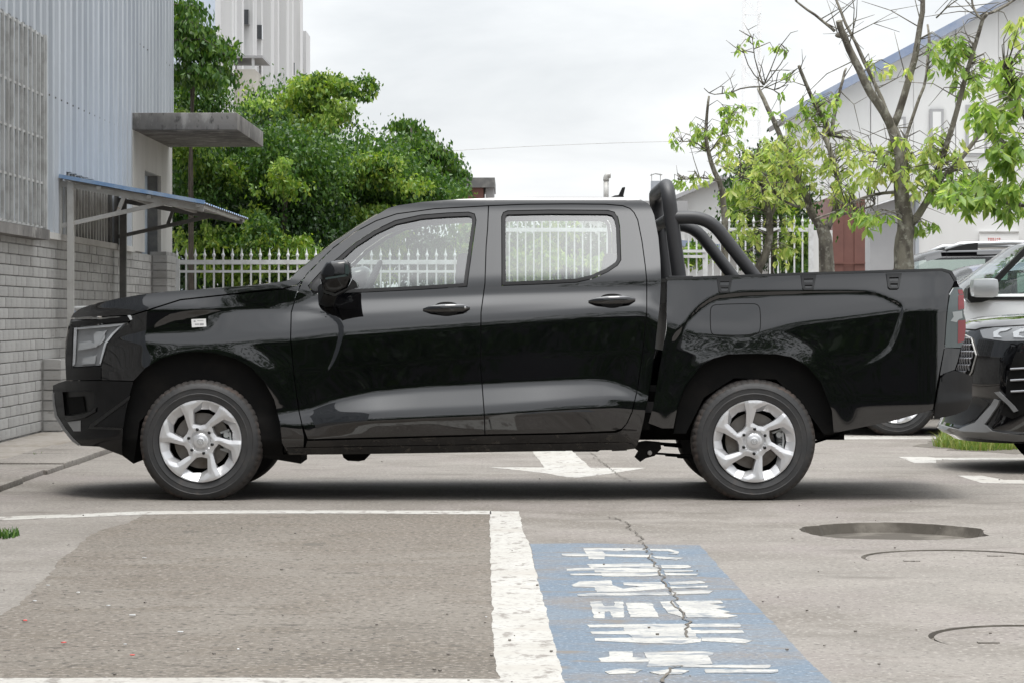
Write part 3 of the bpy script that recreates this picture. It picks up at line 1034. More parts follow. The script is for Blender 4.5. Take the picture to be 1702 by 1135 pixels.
fn = empty('steel_fence', (-2.5, 18.5, 0))
tag(fn, 'low white spiked steel fence in front of the dense green trees', 'fence')
xa, xb = P(294, 0, 18.5).x, P(768, 0, 18.5).x
fence(fn, 18.5, xa, xb, (1.70, 1.585, .3), 1.86, .1145, (.055, .03, .04), posts=(xa, (xa + xb) / 2, xb))
fr = empty('steel_gate', (2, 23.6, 0))
tag(fr, 'taller white spiked steel fence behind the load bed and rear window', 'fence')
Yg = 23.6
xc, xd = P(806, 0, Yg).x, P(1348, 0, Yg).x
fence(fr, Yg, xc, xd, (P(0, 382.5, Yg).z, .35), P(0, 359.5, Yg).z, .1155, (.055, .04), posts=(xc, P(1172, 0, Yg).x, xd))
for v in (418, 427):
    z = P(0, v, Yg).z
    MB().box2((P(1076, 0, Yg).x, Yg - .05, z - .02), (P(1172, 0, Yg).x, Yg - .015, z + .02)).build('rail', M['white_steel'], fr)

# ------------------------------------------------------------------ right hand buildings
wh = empty('warehouse', (9, 44, 0))
tag(wh, 'large white clad warehouse with a sloping blue roof edge behind the trees', 'building')
Yw = 44.0
def W(u, v, Y=Yw): return P(u, v, Y)
x_l, x_r = W(1306, 0).x, 26.0
zl = W(0, 196).z
slope = (W(0, 0).z - W(0, 200).z) / (W(1665, 0).x - W(1290, 0).x)
nb = 22
xs = np.linspace(x_l, x_r, nb + 1)
for i in range(nb):
    a, b = xs[i], xs[i + 1]
    za, zb_ = zl + slope * (a - x_l), zl + slope * (b - x_l)
    mb = MB()
    jo = .03 * (i % 2)
    mb.prism([Vector((a + .006, Yw + jo, 0)), Vector((b - .006, Yw + jo, 0)), Vector((b - .006, Yw + jo, zb_)), Vector((a + .006, Yw + jo, za))], (0, .25, 0))
    mb.build('wall_panel', M['ware_white'], wh)
MB().bar((x_l - .1, Yw - .15, zl - .02), (x_r, Yw - .15, zl + slope * (x_r - x_l) + .06), .4, .17).build('roof_edge', M['fascia'], wh)
MB().bar((x_l + .1, Yw + 2.7, zl + .06), (x_r, Yw + 2.7, zl + slope * (x_r - x_l) + .12), 5, .1).build('roof', M['ware_grey'], wh)
for (u0, v0, u1, v1) in ((1545, 182, 1568, 262), (1605, 175, 1640, 260), (1485, 195, 1505, 262)):
    a, b = W(u0, v1), W(u1, v0)
    fw = MB().box2((a.x, Yw - .06, a.z), (b.x, Yw + .0, b.z)).build('window', M['ware_grey'], wh)
    MB().box2((a.x + .06, Yw - .07, a.z + .06), (b.x - .06, Yw - .061, b.z - .06)).build('pane', M['ware_white'], fw)
ann = empty('grey_annexe', (6, 36, 0))
tag(ann, 'low grey and white lean-to building behind the parked cars', 'building')
Ya = 36.0
p = lambda u, v: P(u, v, Ya)
MB().prism([p(1446, 640), p(1526, 640), p(1526, 320), p(1446, 345)], (0, 7, 0)).build('grey_wall', M['ware_grey'], ann)
MB().prism([p(1526.5, 640), p(1800, 640), p(1800, 318), p(1526.5, 318)], (0, 7, 0)).build('white_wall', M['ware_white'], ann)
MB().box2(p(1521, 640) - Vector((0, .03, 0)), p(1527, 322) + Vector((0, -.002, 0))).build('joint_strip', M['sheet'], ann)
MB().bar(p(1440, 344) + Vector((0, -.1, .05)), p(1530, 314) + Vector((0, -.1, .05)), .4, .09).build('verge_trim', M['ware_white'], ann)
sg = empty('wall_sign', p(1650, 395))
tag(sg, 'white sign with red lettering on the annexe wall above the white car', 'sign')
MB().box2(p(1627, 410) - Vector((0, .08, 0)), p(1692, 386.5) - Vector((0, .02, 0))).build('board', M['sign'], sg)
MB().box2(p(1626, 388) - Vector((0, .10, 0)), p(1692, 385.5) - Vector((0, .081, 0))).build('frame', M['galv'], sg)
mb = MB()
for i in range(6):
    u = 1641 + 3.6 * i
    for (a, b, c, d) in ((0, 397, 2.6, 398), (0, 400, 2.6, 401), (.9, 396, 1.5, 402), (0, 403, 2.7, 404)):
        if (i + int(b)) % 5 == 0: continue
        mb.box2(p(u + a, d) - Vector((0, .086, 0)), p(u + c, b) - Vector((0, .081, 0)))
mb.build('red_lettering', M['red_text'], sg)
br = empty('brown_shed', (4.8, 30, 0))
tag(br, 'red brown sheet metal shed behind the middle tree', 'shed')
Yb_ = 30.0
p = lambda u, v: P(u, v, Yb_)
for i in range(3):
    a, b = 1384 + 18 * i, 1384 + 18 * (i + 1)
    MB().box2(p(a + .15, 640) + Vector((0, .02 * (i % 2), 0)), p(b - .15, 326 if i < 2 else 331) + Vector((0, 3, 0))).build('sheet_panel', M['brown'], br)
MB().box2(p(1384, 437) - Vector((0, .03, 0)), p(1438, 439) + Vector((0, -.002, 0))).build('ledge', M['brown'], br)
MB().box2(p(1438.5, 640) + Vector((0, 1.5, 0)), p(1447, 355) + Vector((0, 1.6, 0))).build('downpipe', M['white_steel'], br)
wp = MB().box2(P(1349, 640, 23.6), P(1381, 384, 23.8))
tag(wp.build('gate_pillar', M['ware_white']), 'white square gate pillar at the end of the tall fence, behind a trunk', 'pillar')
# low white hut with the blue eaves beyond the fence
hut = empty('white_hut', (2.4, 32, 0))
tag(hut, 'low white hut with a blue eaves strip seen through the tall fence', 'hut')
p = lambda u, v, Y=32.0: P(u, v, Y)
mb = MB().prism([p(1070, 640), p(1317, 640), p(1317, 431), p(1070, 404)], (0, 5, 0)); mb.build('wall', M['ware_white'], hut)
MB().bar(p(1066, 402) - Vector((0, .1, -.04)), p(1327, 430) - Vector((0, .1, -.04)), .35, .10).build('eaves_strip', M['fascia'], hut)
# workshop with vents further back
ws = empty('white_workshop', (3, 60, 0))
tag(ws, 'distant white gabled workshop behind the sports bar', 'building')
p = lambda u, v, Y=60.0: P(u, v, Y)
MB().prism([p(1090, 640), p(1310, 640), p(1310, 352), p(1200, 296), p(1090, 344)], (0, 12, 0)).build('wall', M['ware_white'], ws)
MB().bar(p(1084, 345) + Vector((0, -.1, 0)), p(1200, 295) + Vector((0, -.1, 0)), .5, .1).build('roof_edge', M['ware_grey'], ws)
MB().bar(p(1200, 295) + Vector((0, -.1, 0)), p(1316, 353) + Vector((0, -.1, 0)), .5, .1).build('roof_edge', M['ware_grey'], ws)
bh = empty('boiler_house', (1.5, 58, 0))
tag(bh, 'low white flat roofed building hidden behind the cab, carrying the vents', 'building')
MB().box2(P(960, 640, 58), P(1110, 360, 66)).build('wall', M['ware_white'], bh)
MB().box2(P(955, 360, 57.8), P(1114, 353, 66)).build('roof', M['ware_grey'], bh)
vp = empty('vent_pipe', P(1007, 342, 57))
tag(vp, 'silver vent pipe with a bent cowl above the cab roof', 'vent pipe')
c = P(1007.5, 350, 58); t = P(1007.5, 300, 58); r = .072
MB().tube([c, t], r, 14).build('stack', M['galv'], vp, smooth=True)
MB().tube(arc_pts([t - Vector((0, 0, .02)), t + Vector((0, 0, .13)), t + Vector((.12, 0, .13))], .1, 6) if 'arc_pts' in globals() else [t - Vector((0, 0, .02)), t + Vector((.01, 0, .08)), t + Vector((.05, 0, .13)), t + Vector((.12, 0, .13))], r * 1.12, 14).build('cowl', M['galv'], vp, smooth=True)
ch = empty('square_flue', P(1090, 342, 58))
tag(ch, 'pale square flue with a tin rain cap beside the sports bar top', 'flue')
MB().box2(P(1082.5, 350, 58), P(1098.5, 302, 58.3)).build('flue', M['sheet'], ch)
for du in (1083.2, 1097.6):
    MB().box2(P(du - .6, 302, 58.02), P(du + .6, 289.5, 58.04)).build('cap_leg', M['galv'], ch)
MB().prism([P(1081, 291, 58), P(1090, 288.3, 58), P(1101, 290.5, 58), P(1101, 291.4, 58), P(1090, 289.3, 58), P(1081, 292, 58)], (0, .3, 0)).build('rain_cap', M['galv'], ch)
rb = empty('brick_hut', P(795, 345, 62))
tag(rb, 'small red brown rooftop hut showing just above the cab', 'building')
MB().box2(P(764, 640, 60), P(806, 311, 64)).build('wall', M['brown'], rb)
MB().box2(P(760, 312, 59.8), P(824, 308, 64.2)).build('roof', M['darksteel'], rb)
MB().box2(P(807, 640, 60.1), P(822, 312, 63)).build('side_block', M['ware_grey'], rb)
# lattice mast, its steel coloured near white to imitate haze
mst = empty('lattice_mast', P(1249, 520, 190))
tag(mst, 'pale lattice mast fading into the cloud behind the trees', 'mast')
mb = MB()
s = F / 206
for sx in (-1, 1):
    for sy in (-1, 1):
        mb.bar((P(1249, 0, 190).x + sx * .66, 190 + sy * .66, 0), (P(1249, 0, 190).x + sx * .55, 190 + sy * .55, 27), .14, .14)
mb.build('leg', M['tower'], mst)
mb = MB()
z = 1.0; k = 0
while z < 26:
    w = .62
    for sy in (-1, 1):
        mb.bar((P(1249, 0, 190).x - w * (-1) ** k, 190 + sy * w, z), (P(1249, 0, 190).x + w * (-1) ** k, 190 + sy * w, z + 1.3), .06, .06)
        mb.bar((P(1249, 0, 190).x - w, 190 + sy * w, z), (P(1249, 0, 190).x + w, 190 + sy * w, z), .06, .06)
    z += 1.3; k += 1
mb.build('lattice', M['tower'], mst)
cab_ = MB().tube([P(700 + 42 * k, 252 - 1.9 * k + .35 * (k - 5) ** 2 * .3, 52 + k * .5) for k in range(11)], .006, 5)
tag(cab_.build('overhead_cable', M['galv']), 'thin overhead cable crossing the sky above the cab', 'cable')
# the yard behind the camera, seen only as reflections in the paint
yd = empty('yard_hall', (0, -40, 0))
tag(yd, 'long dark grey hall across the yard that the black paint reflects', 'building')
MB().box2((-34, -48, 0), (34, -40, 6.4)).build('wall', M['yard_grey'], yd)
MB().box2((-35, -49, 6.4), (35, -39.4, 6.8)).build('roof', M['darksteel'], yd)


# ------------------------------------------------------------------ the black pickup
YC = 0.915                       # centre plane of the pickup
U0, U1, V0, V1 = 60, 1660, 290, 810


def body_field():
    us = np.arange(U0, U1 + 1, dtype=float)
    vsx = np.arange(V0, V1 + 1, dtype=float)

    def cv(pts):
        a = np.array(pts, float)
        return np.interp(us, a[:, 0], a[:, 1])
    belt = cv([(60, 515), (122, 514), (200, 494), (340, 484), (470, 476), (520, 484), (600, 483), (840, 471), (1098, 461), (1110, 459), (1570, 447), (1660, 446)])
    ks = []
    ks.append((cv([(60, 292), (1660, 292)]), cv([(60, .70), (1660, .70)])))
    ks.append((cv([(60, 318), (1660, 318)]), cv([(60, .38), (1660, .38)])))
    ks.append((cv([(60, 328), (1660, 328)]), cv([(60, .316), (1660, .316)])))
    ks.append((cv([(60, 334), (1660, 334)]), cv([(60, .304), (1660, .304)])))
    ks.append((cv([(60, 346), (1660, 346)]), cv([(60, .29), (1660, .29)])))
    ks.append((belt - 12, cv([(60, .034), (200, .034), (340, .044), (470, .066), (520, .098), (600, .096), (840, .088), (1098, .078), (1110, .07), (1600, .07)])))
    ks.append((belt, cv([(60, .03), (200, .03), (340, .04), (470, .060), (520, .084), (600, .081), (840, .072), (1098, .060), (1110, .06), (1580, .06)])))
    ks.append((belt + cv([(60, 4), (200, 18), (340, 28), (470, 34), (500, 26), (520, 14), (1098, 18), (1110, 10), (1600, 10)]), cv([(60, .01), (330, .003), (385, .04), (470, .056), (520, .080), (560, .070), (800, .066), (1000, .059), (1098, .056), (1110, .056), (1600, .054)])))
    low = cv([(60, 556), (300, 556), (480, 554), (560, 545), (800, 527), (1000, 513), (1075, 511), (1110, 530), (1160, 545), (1240, 545), (1330, 524), (1500, 503), (1600, 500)])
    ks.append((low - cv([(60, 4), (480, 16), (560, 20), (800, 18), (1000, 13), (1098, 12), (1110, 6), (1600, 6)]), cv([(60, .004), (330, .004), (400, .014), (480, .02), (800, .026), (1098, .024), (1110, .006), (1600, .010)])))
    ks.append((low, cv([(60, .005), (480, .0), (1098, .0), (1110, .0), (1600, .006)])))
    ks.append((low + 12, cv([(60, -.006), (1600, -.006)])))
    ks.append((cv([(60, 615), (520, 615), (800, 592), (1050, 585), (1600, 590)]), cv([(60, -.012), (480, -.012), (560, -.013), (800, -.014), (1000, -.014), (1098, -.013), (1110, -.012), (1600, -.012)])))
    rt = cv([(60, 672), (500, 684), (519, 681), (559, 666), (616, 655), (704, 646), (801, 641), (980, 633), (1012, 635), (1042, 646), (1060, 655), (1110, 655), (1600, 640)])
    ks.append((rt, cv([(60, -.010), (480, -.014), (519, -.014), (616, -.017), (700, -.017), (1000, -.017), (1042, -.014), (1065, -.022), (1110, -.015), (1600, -.015)])))
    rb = cv([(60, 690), (500, 694), (519, 692), (625, 686), (801, 678), (980, 664), (1024, 662), (1060, 668), (1110, 668), (1600, 655)])
    ks.append((rb, cv([(60, -.010), (480, -.020), (519, -.030), (616, -.076), (900, -.076), (1000, -.062), (1042, -.046), (1065, -.028), (1110, -.016), (1600, -.016)])))
    ks.append((rb + 4, cv([(60, -.009), (519, -.030), (616, -.076), (900, -.076), (1000, -.062), (1065, -.028), (1110, -.017), (1600, -.017)])))
    ks.append((rb + 12, cv([(60, -.008), (519, -.036), (616, -.084), (900, -.084), (1000, -.070), (1065, -.03), (1110, -.018), (1600, -.018)])))
    ks.append((np.maximum(rb + 40, 722 + 0 * us), cv([(60, .0), (500, -.034), (616, -.060), (1000, -.060), (1065, -.024), (1110, -.019), (1600, -.018)])))
    ks.append((cv([(60, 756), (1660, 756)]), cv([(60, .03), (500, .035), (1065, .035), (1110, .04), (1600, .04)])))
    ks.append((cv([(60, 812), (1660, 812)]), cv([(60, .1), (1660, .12)])))
    kv = np.stack([k[0] for k in ks]); ky = np.stack([k[1] for k in ks])
    Y = np.empty((len(vsx), len(us)))
    for i in range(len(us)):
        Y[:, i] = np.interp(vsx, kv[:, i], ky[:, i])

    def blur(A, s, axis):
        r = int(3 * s)
        k = np.exp(-0.5 * (np.arange(-r, r + 1) / s) ** 2); k /= k.sum()
        B = np.pad(A, [(r, r) if a == axis else (0, 0) for a in (0, 1)], mode='edge')
        out = np.zeros_like(A)
        n = A.shape[axis]
        for j, w in enumerate(k):
            out += w * (B[j:j + n] if axis == 0 else B[:, j:j + n])
        return out
    Y = blur(blur(Y, 3.2, 0), 9.0, 1)
    uu, vv = np.meshgrid(us, vsx)

    def ss(x, a, b):
        t = np.clip((x - a) / (b - a), 0, 1)
        return t * t * (3 - 2 * t)

    def region(poly, bevel, sm=1):
        poly = smooth_poly(poly, sm)
        d = seg_dist(uu, vv, poly, True)
        d = np.where(in_poly(uu, vv, poly), d, -d)
        return ss(d, 0, bevel)
    # recessed panel over the front wheel with its hook on the front door
    f1 = region([(225, 575), (250, 541), (292, 519), (390, 509), (480, 508), (524, 511), (556, 521), (571, 537), (572, 556), (562, 592), (551, 616), (530, 640), (440, 690), (230, 690)], 9)
    Y += 0.005 * f1 * (1 - ss(vv, 545, 688)) * ss(uu, 225, 330)
    # the same figure on the load bed
    f2 = region([(1107, 575), (1139, 529), (1168, 500), (1200, 486), (1336, 482), (1430, 481), (1464, 486), (1500, 503), (1506, 515), (1494, 556), (1481, 588), (1425, 620), (1300, 660), (1110, 660)], 9)
    Y += 0.009 * f2 * (1 - ss(vv, 515, 640))
    # flared wheel arches
    d = np.abs(np.hypot(uu - 338, (vv - 733)) - 146)
    Y -= 0.006 * np.exp(-(d / 26) ** 2) * ss(vv, 800, 720)
    d = np.abs(np.hypot(uu - 1252, (vv - 733)) - 142)
    Y -= 0.006 * np.exp(-(d / 26) ** 2) * ss(vv, 800, 720)
    # nose and tail curve inwards in plan
    Y += 0.52 * np.clip((250 - uu) / 162, 0, 1.15) ** 2.6
    Y += 0.13 * np.clip((uu - 1520) / 90, 0, 1.3) ** 2.4
    Y = blur(blur(Y, 1.6, 0), 1.6, 1)
    return Y


BF = body_field()


def fieldY(u, v):
    u = np.clip(np.asarray(u, float) - U0, 0, BF.shape[1] - 1.001)
    v = np.clip(np.asarray(v, float) - V0, 0, BF.shape[0] - 1.001)
    i, j = u.astype(int), v.astype(int)
    a, b = u - i, v - j
    return (BF[j, i] * (1 - a) * (1 - b) + BF[j, i + 1] * a * (1 - b) + BF[j + 1, i] * (1 - a) * b + BF[j + 1, i + 1] * a * b)


def field3(u, v, dy=0.0):
    u, v = np.asarray(u, float), np.asarray(v, float)
    Y = fieldY(u, v) + dy
    s = F / (D0 + Y)
    return np.stack([(u - CU) / s, Y, H - (v - HV) / s], -1)


def fieldN(u, v):
    e = 1.2
    a = field3(u + e, v) - field3(u - e, v)
    b = field3(u, v + e) - field3(u, v - e)
    n = np.cross(a, b)
    n /= np.linalg.norm(n, axis=-1)[:, None]
    n[n[:, 1] > 0] *= -1
    return n


def panel(name, poly, material, parent, inset=0.9, holes=(), step=4.0, dy=0.0, thick=0.035, sides=2, flange=True, far_name=None, interior=True):
    """a body panel: triangulated outline lying on the body surface, edges turned inwards; side 0 is the near one"""
    out = []
    pl = offset_poly(poly, -inset) if inset else np.asarray(poly, float)
    V, T, BL = triangulate(pl, [offset_poly(h, inset) if inset else h for h in holes], step, interior)
    p3 = field3(V[:, 0], V[:, 1], dy)
    n3 = fieldN(V[:, 0], V[:, 1])
    verts = [tuple(x) for x in p3]
    norms = [tuple(x) for x in n3]
    faces = [tuple(int(i) for i in t) for t in T]
    # orient towards the camera (-Y)
    ff = []
    for t in faces:
        a, b, c = (Vector(verts[i]) for i in t)
        nn = (b - a).cross(c - a)
        ff.append(t if nn.y < 0 else t[::-1])
    faces = ff
    if flange and thick:
        for l in BL:
            n0 = len(verts)
            m = len(l)
            cen = np.array([verts[i] for i in l])
            for k, i in enumerate(l):
                a = np.array(verts[l[k - 1]]); b = np.array(verts[l[(k + 1) % m]])
                t = b - a
                nr = np.cross(t, (0, 1, 0)); nr /= max(np.linalg.norm(nr), 1e-9)
                verts.append(verts[i]); norms.append(tuple(nr))
                verts.append((verts[i][0], verts[i][1] + thick, verts[i][2])); norms.append(tuple(nr))
            for k in range(m):
                a, b = n0 + 2 * k, n0 + 2 * ((k + 1) % m)
                faces.append((a, b, b + 1, a + 1))
    for side in range(sides):
        vv = verts if side == 0 else [(x, 2 * YC - y, z) for x, y, z in verts]
        nn = norms if side == 0 else [(x, -y, z) for x, y, z in norms]
        ffs = faces if side == 0 else [f[::-1] for f in faces]
        me = mesh(name, vv, ffs, material, True)
        me.normals_split_custom_set_from_vertices([Vector(n).normalized() for n in nn])
        out.append(link(name, me, parent))
    return out


truck = empty('pickup_truck', (0, YC, 0))
tag(truck, 'glossy black double cab pickup with sports bar, seen from its side', 'pickup truck')

# --- outlines in the side view
FD_TOP = [(504, 465), (511, 455), (553, 413), (591, 385.5), (625, 367.5), (659, 356), (722, 347.5), (812, 342.5)]
SEAM_B = [(812, 343), (810.5, 380), (808, 410), (806, 472), (799.5, 520), (799, 608), (805, 688), (806, 722)]
FD_FRONT = [(511, 730), (502, 705), (497, 683), (488, 617), (483, 564), (484, 520), (493, 489)]
front_door = FD_TOP + SEAM_B[1:-1] + [(806, 722), (660, 726)] + FD_FRONT
RD_BACK = [(1007, 340), (1035, 342.5), (1047, 347), (1054, 354), (1060, 366), (1067, 401), (1072.5, 442), (1075, 467), (1075, 519), (1068, 586), (1060, 644), (1051, 683), (1042, 703), (1034, 712), (1022, 716)]
rear_door = [(812, 342.5), (875, 340), (950, 339.5)] + RD_BACK + [(936, 719.5), (806, 722)] + SEAM_B[::-1][1:-1]
front_glass = [(520, 476), (540, 454), (569, 431.5), (591, 411), (625, 389), (659, 373), (701, 364), (744, 360.6), (778, 359.3), (783.5, 361), (785, 366.5), (777.5, 421.5), (770.5, 471), (701, 475.4), (617, 479.6), (540, 483), (524, 482)]
rear_glass = [(840, 362), (841.5, 358.5), (845, 357), (913, 355.7), (1009, 356.3), (1017, 358.5), (1021, 364), (1024, 378), (1025.8, 431), (1022, 437), (1007, 447), (982, 458), (958, 463.5), (913, 466), (840.4, 468.8)]

panel('front_door', front_door, M['paint'], truck, holes=[offset_poly(front_glass, 6)])
panel('rear_door', rear_door, M['paint'], truck, holes=[offset_poly(rear_glass, 6)])
for gl in (front_glass, rear_glass):
    panel('window_seal', offset_poly(gl, 5.6), M['rubber_seal'], truck, inset=0, holes=[gl], step=5, dy=0.002, thick=0.02)
    panel('side_window', offset_poly(gl, 2.0), M['glass'], truck, inset=0, step=8, dy=0.014, thick=0)
0 and panel('quarter_pillar', [(743, 363), (776, 361.5), (770.5, 471), (757, 472)], M['interior'], truck, inset=0, step=8, dy=0.12, thick=0.05, sides=2)
_top = [(600, 383)] + FD_TOP[4:] + [(875, 340), (950, 339.5), (1007, 340), (1038, 343), (1058, 366), (1066, 401), (1071, 442), (1073.5, 519), (1058, 644), (1040, 703)]
_in = [(u - (14 if u > 1040 else 0), v + (14 if u <= 1040 else 2)) for u, v in _top]
_ou = [(u + (6 if u > 1040 else 0), v - (6 if u <= 1040 else 0)) for u, v in _top]
panel('door_inner_frame', _ou + _in[::-1], M['rubber_seal'], truck, inset=0, dy=.045, thick=.05, step=8)
panel('door_inner_frame', [(u - 5, v) for u, v in SEAM_B] + [(u + 5, v) for u, v in SEAM_B[::-1]], M['rubber_seal'], truck, inset=0, dy=.045, thick=.05, step=8)
# body side above and behind the doors
ROOF_EDGE = [(478, 470), (490, 455), (553, 404), (592, 378), (629.5, 355), (645, 346), (660, 341.5), (700, 335.5), (760, 331), (830, 328.5), (900, 327), (1000, 327), (1040, 328.5), (1065, 331.5), (1078, 338), (1083, 346)]
CAB_BACK = [(1088, 358), (1095, 395), (1098, 430), (1099.5, 463), (1098, 500), (1095, 529), (1088, 586), (1082, 635), (1071, 696), (1064, 727), (1059, 742)]
cab_side = ROOF_EDGE + CAB_BACK + [(1048, 733), (1030, 720)] + RD_BACK[::-1][1:] + [(950, 339.5), (875, 340), (812, 342.5)] + FD_TOP[::-1][1:] + [(490, 472)]
panel('cab_side', cab_side, M['paint'], truck, inset=0.8)
front_fender = [(219, 524.5), (300, 499), (420, 486), (470, 481), (492, 475), (502, 467), (493, 489), (484, 520), (483, 564), (488, 617), (497, 683), (502, 705), (506, 726), (505, 745), (476, 750), (468, 735), (464, 700), (455, 664), (440, 636), (418, 612), (396, 598), (360, 588), (330, 585), (300, 587), (268, 596), (243, 611), (228, 627), (222, 633), (168, 632), (168, 607), (178, 571), (191, 555), (216, 535)]
panel('front_fender', front_fender, M['paint'], truck)
hood_line = [(118, 529), (122, 521), (135, 512.5), (160, 504.5), (200, 495.5), (260, 486.5), (340, 480.3), (420, 474.5), (468, 468.5), (479, 466)]
panel('hood_edge', hood_line + [(502, 466.5), (492, 474), (470, 480), (420, 485), (300, 498), (219, 523.5)], M['paint'], truck, inset=0.5)
rocker = [(510, 731.5), (660, 727.5), (806, 723.5), (936, 721), (1024, 718), (1036, 713), (1044, 722), (1055, 735), (1059, 743), (1040, 745.5), (800, 749), (600, 752), (478, 754), (477, 750), (506, 746)]
panel('rocker_panel', rocker, M['paint_dusty'], truck, inset=0.6)
panel('sill_strip', [(476, 744), (800, 738.5), (1040, 734.5), (1052, 738), (1056, 745), (1040, 747), (800, 751), (560, 754.5), (480, 755)], M['paint_dusty'], truck, inset=0, dy=-.004, thick=0.08)
bed_side = [(1108, 464), (1330, 455), (1566, 448.5), (1580, 453), (1588, 464), (1584, 476), (1578, 487), (1574, 520), (1570, 577), (1561, 623), (1551, 681), (1484, 700), (1385, 720), (1382, 682), (1364, 636), (1342, 610), (1316, 594), (1290, 589), (1212, 589), (1186, 596), (1162, 612), (1140, 640), (1127, 676), (1120, 712), (1100, 712), (1077, 703), (1085, 674), (1096, 608), (1107, 547)]
panel('bed_side', bed_side, M['paint'], truck)
# rail cap along the top of the load bed
panel('bed_rail_cap', [(1108, 462), (1330, 453.5), (1566, 446.5), (1582, 450.5), (1591, 466), (1587, 468.5), (1579, 455), (1566, 450.5), (1330, 457.5), (1108, 466)], M['plastic'], truck, inset=0, dy=-.004, thick=0.1)
panel('fuel_door', smooth_poly([(1181, 519), (1183, 510), (1191, 507), (1252, 505.5), (1260, 508), (1263, 516), (1263.5, 544), (1261, 553), (1253, 556), (1192, 557.5), (1184, 555), (1181.5, 547)], 1), M['paint'], truck, inset=0, dy=-.002, thick=0.006, sides=1)
_fo = smooth_poly([(1181, 519), (1183, 510), (1191, 507), (1252, 505.5), (1260, 508), (1263, 516), (1263.5, 544), (1261, 553), (1253, 556), (1192, 557.5), (1184, 555), (1181.5, 547)], 1)
panel('fuel_door_gap', offset_poly(_fo, 1.3), M['under'], truck, inset=0, dy=-.0012, thick=0.003, sides=1, holes=[offset_poly(_fo, -0.3)])

panel('sill_inner', [(472, 690), (522, 690), (522, 752), (472, 752)], M['under'], truck, inset=0, dy=.045, thick=.02, step=10)
# --- front end
headlamp = [(123, 544), (160, 540.5), (213, 535.5), (205, 545), (189, 556), (177, 571), (172, 588), (168, 607), (120, 610)]
panel('headlight_strip', [(117, 535), (160, 531.5), (212, 525.5), (216, 524.5), (219, 530), (213, 534.5), (160, 539.5), (121, 543.3)], M['gloss_black'], truck, inset=0.2)
panel('headlight_strip_tip', [(212, 525), (216.5, 524), (220, 531), (216.5, 532.5)], M['lamp_white'], truck, inset=0, dy=-.003, thick=0.01)
for side, hl in enumerate(panel('headlight', headlamp, M['lamp_dark'], truck, inset=0.4, dy=0.03, thick=0.05)):
    sgn = side

    def sub(name, poly, m, dy, thick=0.012, step=4):
        ob = panel(name, poly, m, hl, inset=0, dy=dy, thick=thick, step=step, sides=1)[0]
        if sgn:
            me = ob.data
            me.transform(Matrix.Translation((0, 2 * YC, 0)) @ Matrix.Scale(-1, 4, (0, 1, 0)))
            me.flip_normals()
    sub('light_guide', [(123, 545), (128, 544.5), (124.8, 605), (120.5, 608)], M['lamp_white'], 0.008)
    sub('light_guide', [(128, 545), (207, 537.5), (203, 541), (186, 543.2), (128, 548)], M['lamp_white'], 0.010)
    sub('light_guide', [(203, 541), (189, 555.5), (177, 571), (171.5, 590), (167.5, 604), (165, 604), (168.5, 588), (173.5, 570), (185, 555), (196, 545)], M['lamp_white'], 0.009)
    sub('projector', smooth_poly([(156, 551), (172, 551), (176, 561), (166, 575), (156, 571)], 2), M['lamp_silver'], 0.014)
    sub('reflector', [(131, 570), (148, 566), (160, 574), (156, 578), (130, 582)], M['lamp_silver'], 0.016)
    sub('reflector', [(168, 552), (178, 549), (160, 577), (152, 577)], M['lamp_silver'], 0.012)
    sub('reflector', [(138, 595), (160, 590), (158, 604), (136, 605)], M['lamp_silver'], 0.016)
    sub('lamp_cover', headlamp, M['lamp_glass'], -0.001, 0)
panel('headlight_surround', [(112, 560), (117, 536), (121, 544), (119.5, 611), (168, 608), (168, 631), (110, 632), (108.5, 600)], M['gloss_black'], truck, inset=0.3)
bumper = [(88, 640), (97, 636), (110, 632.5), (167, 632), (222, 633.5), (216, 655), (210, 680), (205, 710), (203, 738), (204, 757), (186, 750), (165, 742), (134, 740.5), (121, 731), (106, 712), (93, 690), (89, 668)]
panel('front_bumper', bumper, M['gloss_black'], truck, inset=0.3, holes=[[(104, 651), (156, 650), (157, 672), (150, 681), (128, 690), (108, 690)]])
panel('bumper_recess', [(102, 649), (158, 648), (159, 674), (151, 683), (128, 692), (106, 692)], M['plastic'], truck, inset=0, dy=0.05)
panel('fog_lamp', [(112, 660), (138, 658), (142, 684), (116, 689)], M['under'], truck, inset=0, dy=0.035)
panel('bumper_ledge', [(108, 694), (138, 688), (152, 683), (160, 676), (158, 684), (140, 694), (110, 700)], M['plastic'], truck, inset=0, dy=-0.012)
panel('bumper_insert', [(112, 701), (134, 698), (134, 716), (122, 716)], M['lamp_dark'], truck, inset=0, dy=-0.004)
panel('bumper_blade', [(216, 657), (150, 705), (146, 712), (204, 714), (203, 711), (155, 709), (214, 664)], M['plastic'], truck, inset=0, dy=-0.006, thick=.01)
panel('skid_trim', [(87, 652), (90, 651.5), (91, 670), (95, 690), (108, 711), (122, 728), (134, 739), (130, 740), (118, 731), (104, 713), (91, 692), (87.5, 670)], M['skid'], truck, inset=0, dy=-0.006, thick=.03)
panel('wheel_liner', [(205, 660), (222, 634), (240, 610), (268, 594), (300, 585), (340, 583), (380, 590), (420, 611), (450, 645), (464, 690), (470, 754), (500, 754), (500, 770), (440, 760), (400, 690), (340, 640), (280, 650), (232, 700), (222, 770), (204, 757), (200, 740)], M['under'], truck, inset=0, dy=0.06, thick=0.5)
panel('wheel_liner', [(1120, 720), (1127, 676), (1140, 640), (1162, 611), (1186, 594), (1212, 587), (1290, 587), (1317, 592), (1345, 610), (1366, 636), (1384, 682), (1387, 720), (1370, 722), (1340, 680), (1290, 630), (1220, 628), (1170, 660), (1140, 720)], M['under'], truck, inset=0, dy=0.07, thick=0.5)
